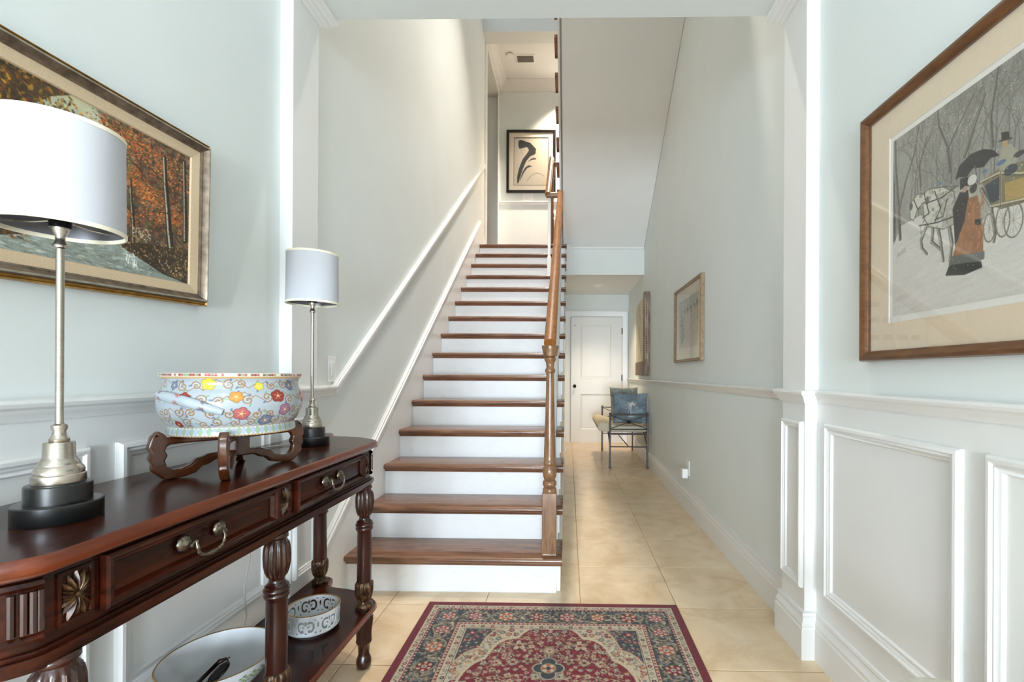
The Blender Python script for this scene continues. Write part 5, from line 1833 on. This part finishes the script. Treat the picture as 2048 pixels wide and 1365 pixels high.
def pillow(name, label, loc, w_, h_, th, rot, cv):
    t = thing(name, label, 'pillow', loc, 'throw pillows on the bench', world=False)
    t.rotation_euler = rot
    n = cv.w
    u = np.linspace(-1, 1, n)
    U_, V_ = np.meshgrid(u, -u)
    pinch = 1 - .06 * (1 - np.abs(V_) ** 2)
    X = U_ * w_ / 2 * (1 - .07 * (1 - V_ ** 2) * np.abs(U_) ** 3)
    Z = V_ * h_ / 2 * (1 - .07 * (1 - U_ ** 2) * np.abs(V_) ** 3) + h_ / 2
    D = th / 2 * ((1 - U_ ** 4) * (1 - V_ ** 4)) ** .55
    D += .006 * (fbm(n, n, n / 4, int(w_ * 1000)) - .5) * ((1 - U_ ** 2) * (1 - V_ ** 2))
    fc_ = np.stack([X, -D, Z], -1)
    color_mesh('front', fc_, n, n, cv.linear(), M['pillow'], t)
    bk_ = np.stack([X, D, Z], -1)[:, ::-1]
    pl = Cv(n, n, (112, 122, 126))
    color_mesh('back', bk_, n, n, pl.linear(), M['pillow'], t)
    return t


def pillow_cv(base, palm):
    n = 110
    cv = Cv(n, n, base)
    cv.a *= (.72 + .5 * fbm(n, n, 26, 31 + palm)[..., None])
    if palm:
        c = (196, 196, 186)
        cv.line([(56, 78), (55, 60), (58, 42)], 3, c, .9)
        for a in (-2.9, -2.3, -1.75, -1.3, -.8, -.3, .25, 2.7, 2.2):
            P = [(58 + 20 * t * math.cos(a), 42 + 20 * t * math.sin(a) + 9 * t * t) for t in np.linspace(0, 1, 6)]
            cv.line(P, 3.8, c, .85, 1)
        cv.ell(56, 84, 9, 3, c, .8)
        for _ in range(60):
            cv.ell(random.uniform(0, n), random.uniform(0, n), 6, 2, random.choice([(84, 98, 112), (72, 88, 102), (120, 130, 134)]), .3, random.uniform(0, 3))
    else:
        for _ in range(90):
            cv.ell(random.uniform(0, n), random.uniform(0, n), random.uniform(3, 9), 2.5, random.choice([(150, 140, 124), (96, 108, 112), (170, 160, 140), (120, 104, 92)]), .5, random.uniform(0, 3))
    cv.grain(.04, 40 + palm)
    return cv


pillow('throw_pillow', 'blue pillow with a pale palm tree, in front on the bench', (.757, 5.60, .506), .425, .375, .12, (math.radians(-6), 0, math.radians(-3)), pillow_cv((124, 137, 146), 1))
pillow('throw_pillow', 'faded grey blue pillow behind the palm tree pillow', (.735, 5.95, .506), .38, .435, .12, (math.radians(-8), 0, math.radians(10)), pillow_cv((150, 154, 148), 0))

# ------------------------------------------------------------------ small fixtures
sw = thing('light_switch', 'white rocker light switch on stair wall above the lower rail', 'switch', (XS, 2.195, 1.06))
MB().box(XS, XS + .006, 2.157, 2.233, 1.058, 1.178).build('plate', M['plastic'], sw, bevel=.002)
MB().prism([(XS + .006, 1.086), (XS + .009, 1.086), (XS + .013, 1.152), (XS + .006, 1.152)], 2.178, 2.212, 'y').build('rocker', M['plastic'], sw, bevel=.001)
hs = thing('light_switch', 'triple switch plate under the ink drawing on the landing', 'switch', (-.673, YB, 3.93))
MB().box(-.759, -.587, YB - .006, YB, 3.934, 4.056).build('plate', M['plastic'], hs, bevel=.002)
for q in range(3):
    MB().box(-.735 + q * .047, -.705 + q * .047, YB - .011, YB - .006, 3.962, 4.028).build('rocker', M['plastic'], hs, bevel=.001)
ou = thing('wall_outlet', 'white wall outlet with plugged in night light near corridor baseboard', 'outlet', (XC, 3.76, .29))
MB().box(XC - .006, XC, 3.715, 3.795, .285, .405).build('plate', M['plastic'], ou, bevel=.002)
MB().box(XC - .052, XC - .006, 3.735, 3.80, .262, .338).build('plug_body', M['plastic'], ou, bevel=.006)

vt = thing('air_vent', 'slatted ceiling air vent above the landing', 'vent', (-.665, 6.905, UC))
MB().ring((-.815, 6.805, UC), (1, 0, 0), (0, 1, 0), (0, 0, -1), .30, .20, [(0, 0), (0, .006), (.028, .010), (.028, 0)]).build('frame', M['ceil'], vt)
MB().box(-.787, -.543, 6.833, 6.977, UC - .002, UC - .0005).build('backing', M['ventdark'], vt)
for q in range(4):
    y = 6.838 + q * .036
    MB().obox((-.787, y, UC - .002), (.244, 0, 0), (0, .024, -.008), (0, .0015, .002)).build('slat', M['vent'], vt)
sd_ = thing('smoke_detector', 'small round white smoke detector beside the ceiling vent', 'detector', (-.886, 6.815, UC), world=False)
MB().lathe([(0, 0), (.052, 0), (.052, -.012), (.046, -.026), (0, -.03)], 32).build('housing', M['plastic'], sd_, smooth=True, angle=30)
MB().lathe([(.054, -.001), (.054, -.006), (.050, -.006), (.050, -.001)], 32, close=False).build('mount_ring', M['vent'], sd_, smooth=True)


def downlight(label, x, y, z, watts, size=1.7, lit=True, col=WARM):
    t = thing('recessed_or_fill_light', label, 'light', (x, y, z), world=False)  # serves the corridor and landing lights and the added fill lights
    MB().lathe([(.075, -.0005), (.078, -.004), (.056, -.006), (.054, -.0005)], 40, close=False).build('trim_ring', M['plastic'], t, smooth=True)
    MB().lathe([(0, -.0015), (.054, -.0015)], 32, close=False).build('lens', M['bulbglow'] if lit else M['shade_in'], t)
    d = bpy.data.lights.new('downlight', 'SPOT')
    d.energy = watts
    d.color = col
    d.spot_size = size
    d.spot_blend = 1.0
    d.shadow_soft_size = .05
    o = bpy.data.objects.new('downlight', d)
    C.objects.link(o)
    o.parent = t
    o.location = (0, 0, -.02)
    return t


downlight('recessed ceiling light in the low corridor ceiling before the door', .428, 6.70, ZC, 38, col=(1.0, .80, .58))
downlight('recessed ceiling light on the landing near the upper flight', -.03, 7.12, UC, 330, col=(1.0, .83, .64))
downlight('added fill light high above the lower stair treads, out of view', -.30, 3.2, UC + .35, 165, 1.6)  # unseen lamp, added to brighten the stair hall
downlight('added fill light high above the top stair treads, out of view', -.34, 4.5, UC + .35, 190, 1.2)  # second unseen lamp added for the stair hall
downlight('added foyer ceiling fill light near front door, out of view', -.09, -1.2, FC, 18, 2.6)  # unseen lamp, added as soft fill for the foyer

lc = tag(MB().tube([(-.950, 1.635, .847), (-.975, 1.62, .847), (-1.01, 1.56, .847), (-1.035, 1.50, .847), (-1.06, 1.50, .847), (-1.078, 1.54, .8475), (-1.090, 1.575, .845), (-1.100, 1.590, .80), (-1.112, 1.590, .60), (-1.116, 1.598, .45), (-1.119, 1.575, .35), (-1.117, 1.583, .25), (-1.112, 1.560, .20), (-1.112, 1.560, .05)], .0024, 8).build('lamp_cord', M['cord'], None, smooth=True), 'thin clear lamp cord hanging behind console table down the panelled wall', 'cord')

# distressed stool whose rim just enters the frame at lower right
so_ = thing('wooden_stool', 'round wooden stool with peeling white paint by the right wall panels', 'stool', (.757, .867, 0))
MB().lathe([(0, .432), (.118, .432), (.128, .438), (.130, .448), (.126, .458), (.112, .461), (0, .462)], 48, (.757, .867, 0)).build('seat', M['peel'], so_, smooth=True, angle=40)
for q in range(4):
    a = PI / 4 + q * PI / 2
    MB().tube([(.757 + .125 * math.cos(a), .867 + .125 * math.sin(a), 0), (.757 + .10 * math.cos(a), .867 + .10 * math.sin(a), .22), (.757 + .085 * math.cos(a), .867 + .085 * math.sin(a), .434)], [.014, .018, .015], 12).build('leg', M['peel'], so_, smooth=True)
for q in range(4):
    a, b = PI / 4 + q * PI / 2, PI / 4 + (q + 1) * PI / 2
    MB().tube([(.757 + .105 * math.cos(a), .867 + .105 * math.sin(a), .17), (.757 + .105 * math.cos(b), .867 + .105 * math.sin(b), .17)], .009, 8).build('rung', M['peel'], so_, smooth=True)

for o in list(bpy.data.objects):
    for k_ in ('_wc', '_wp'):
        if k_ in o:
            del o[k_]
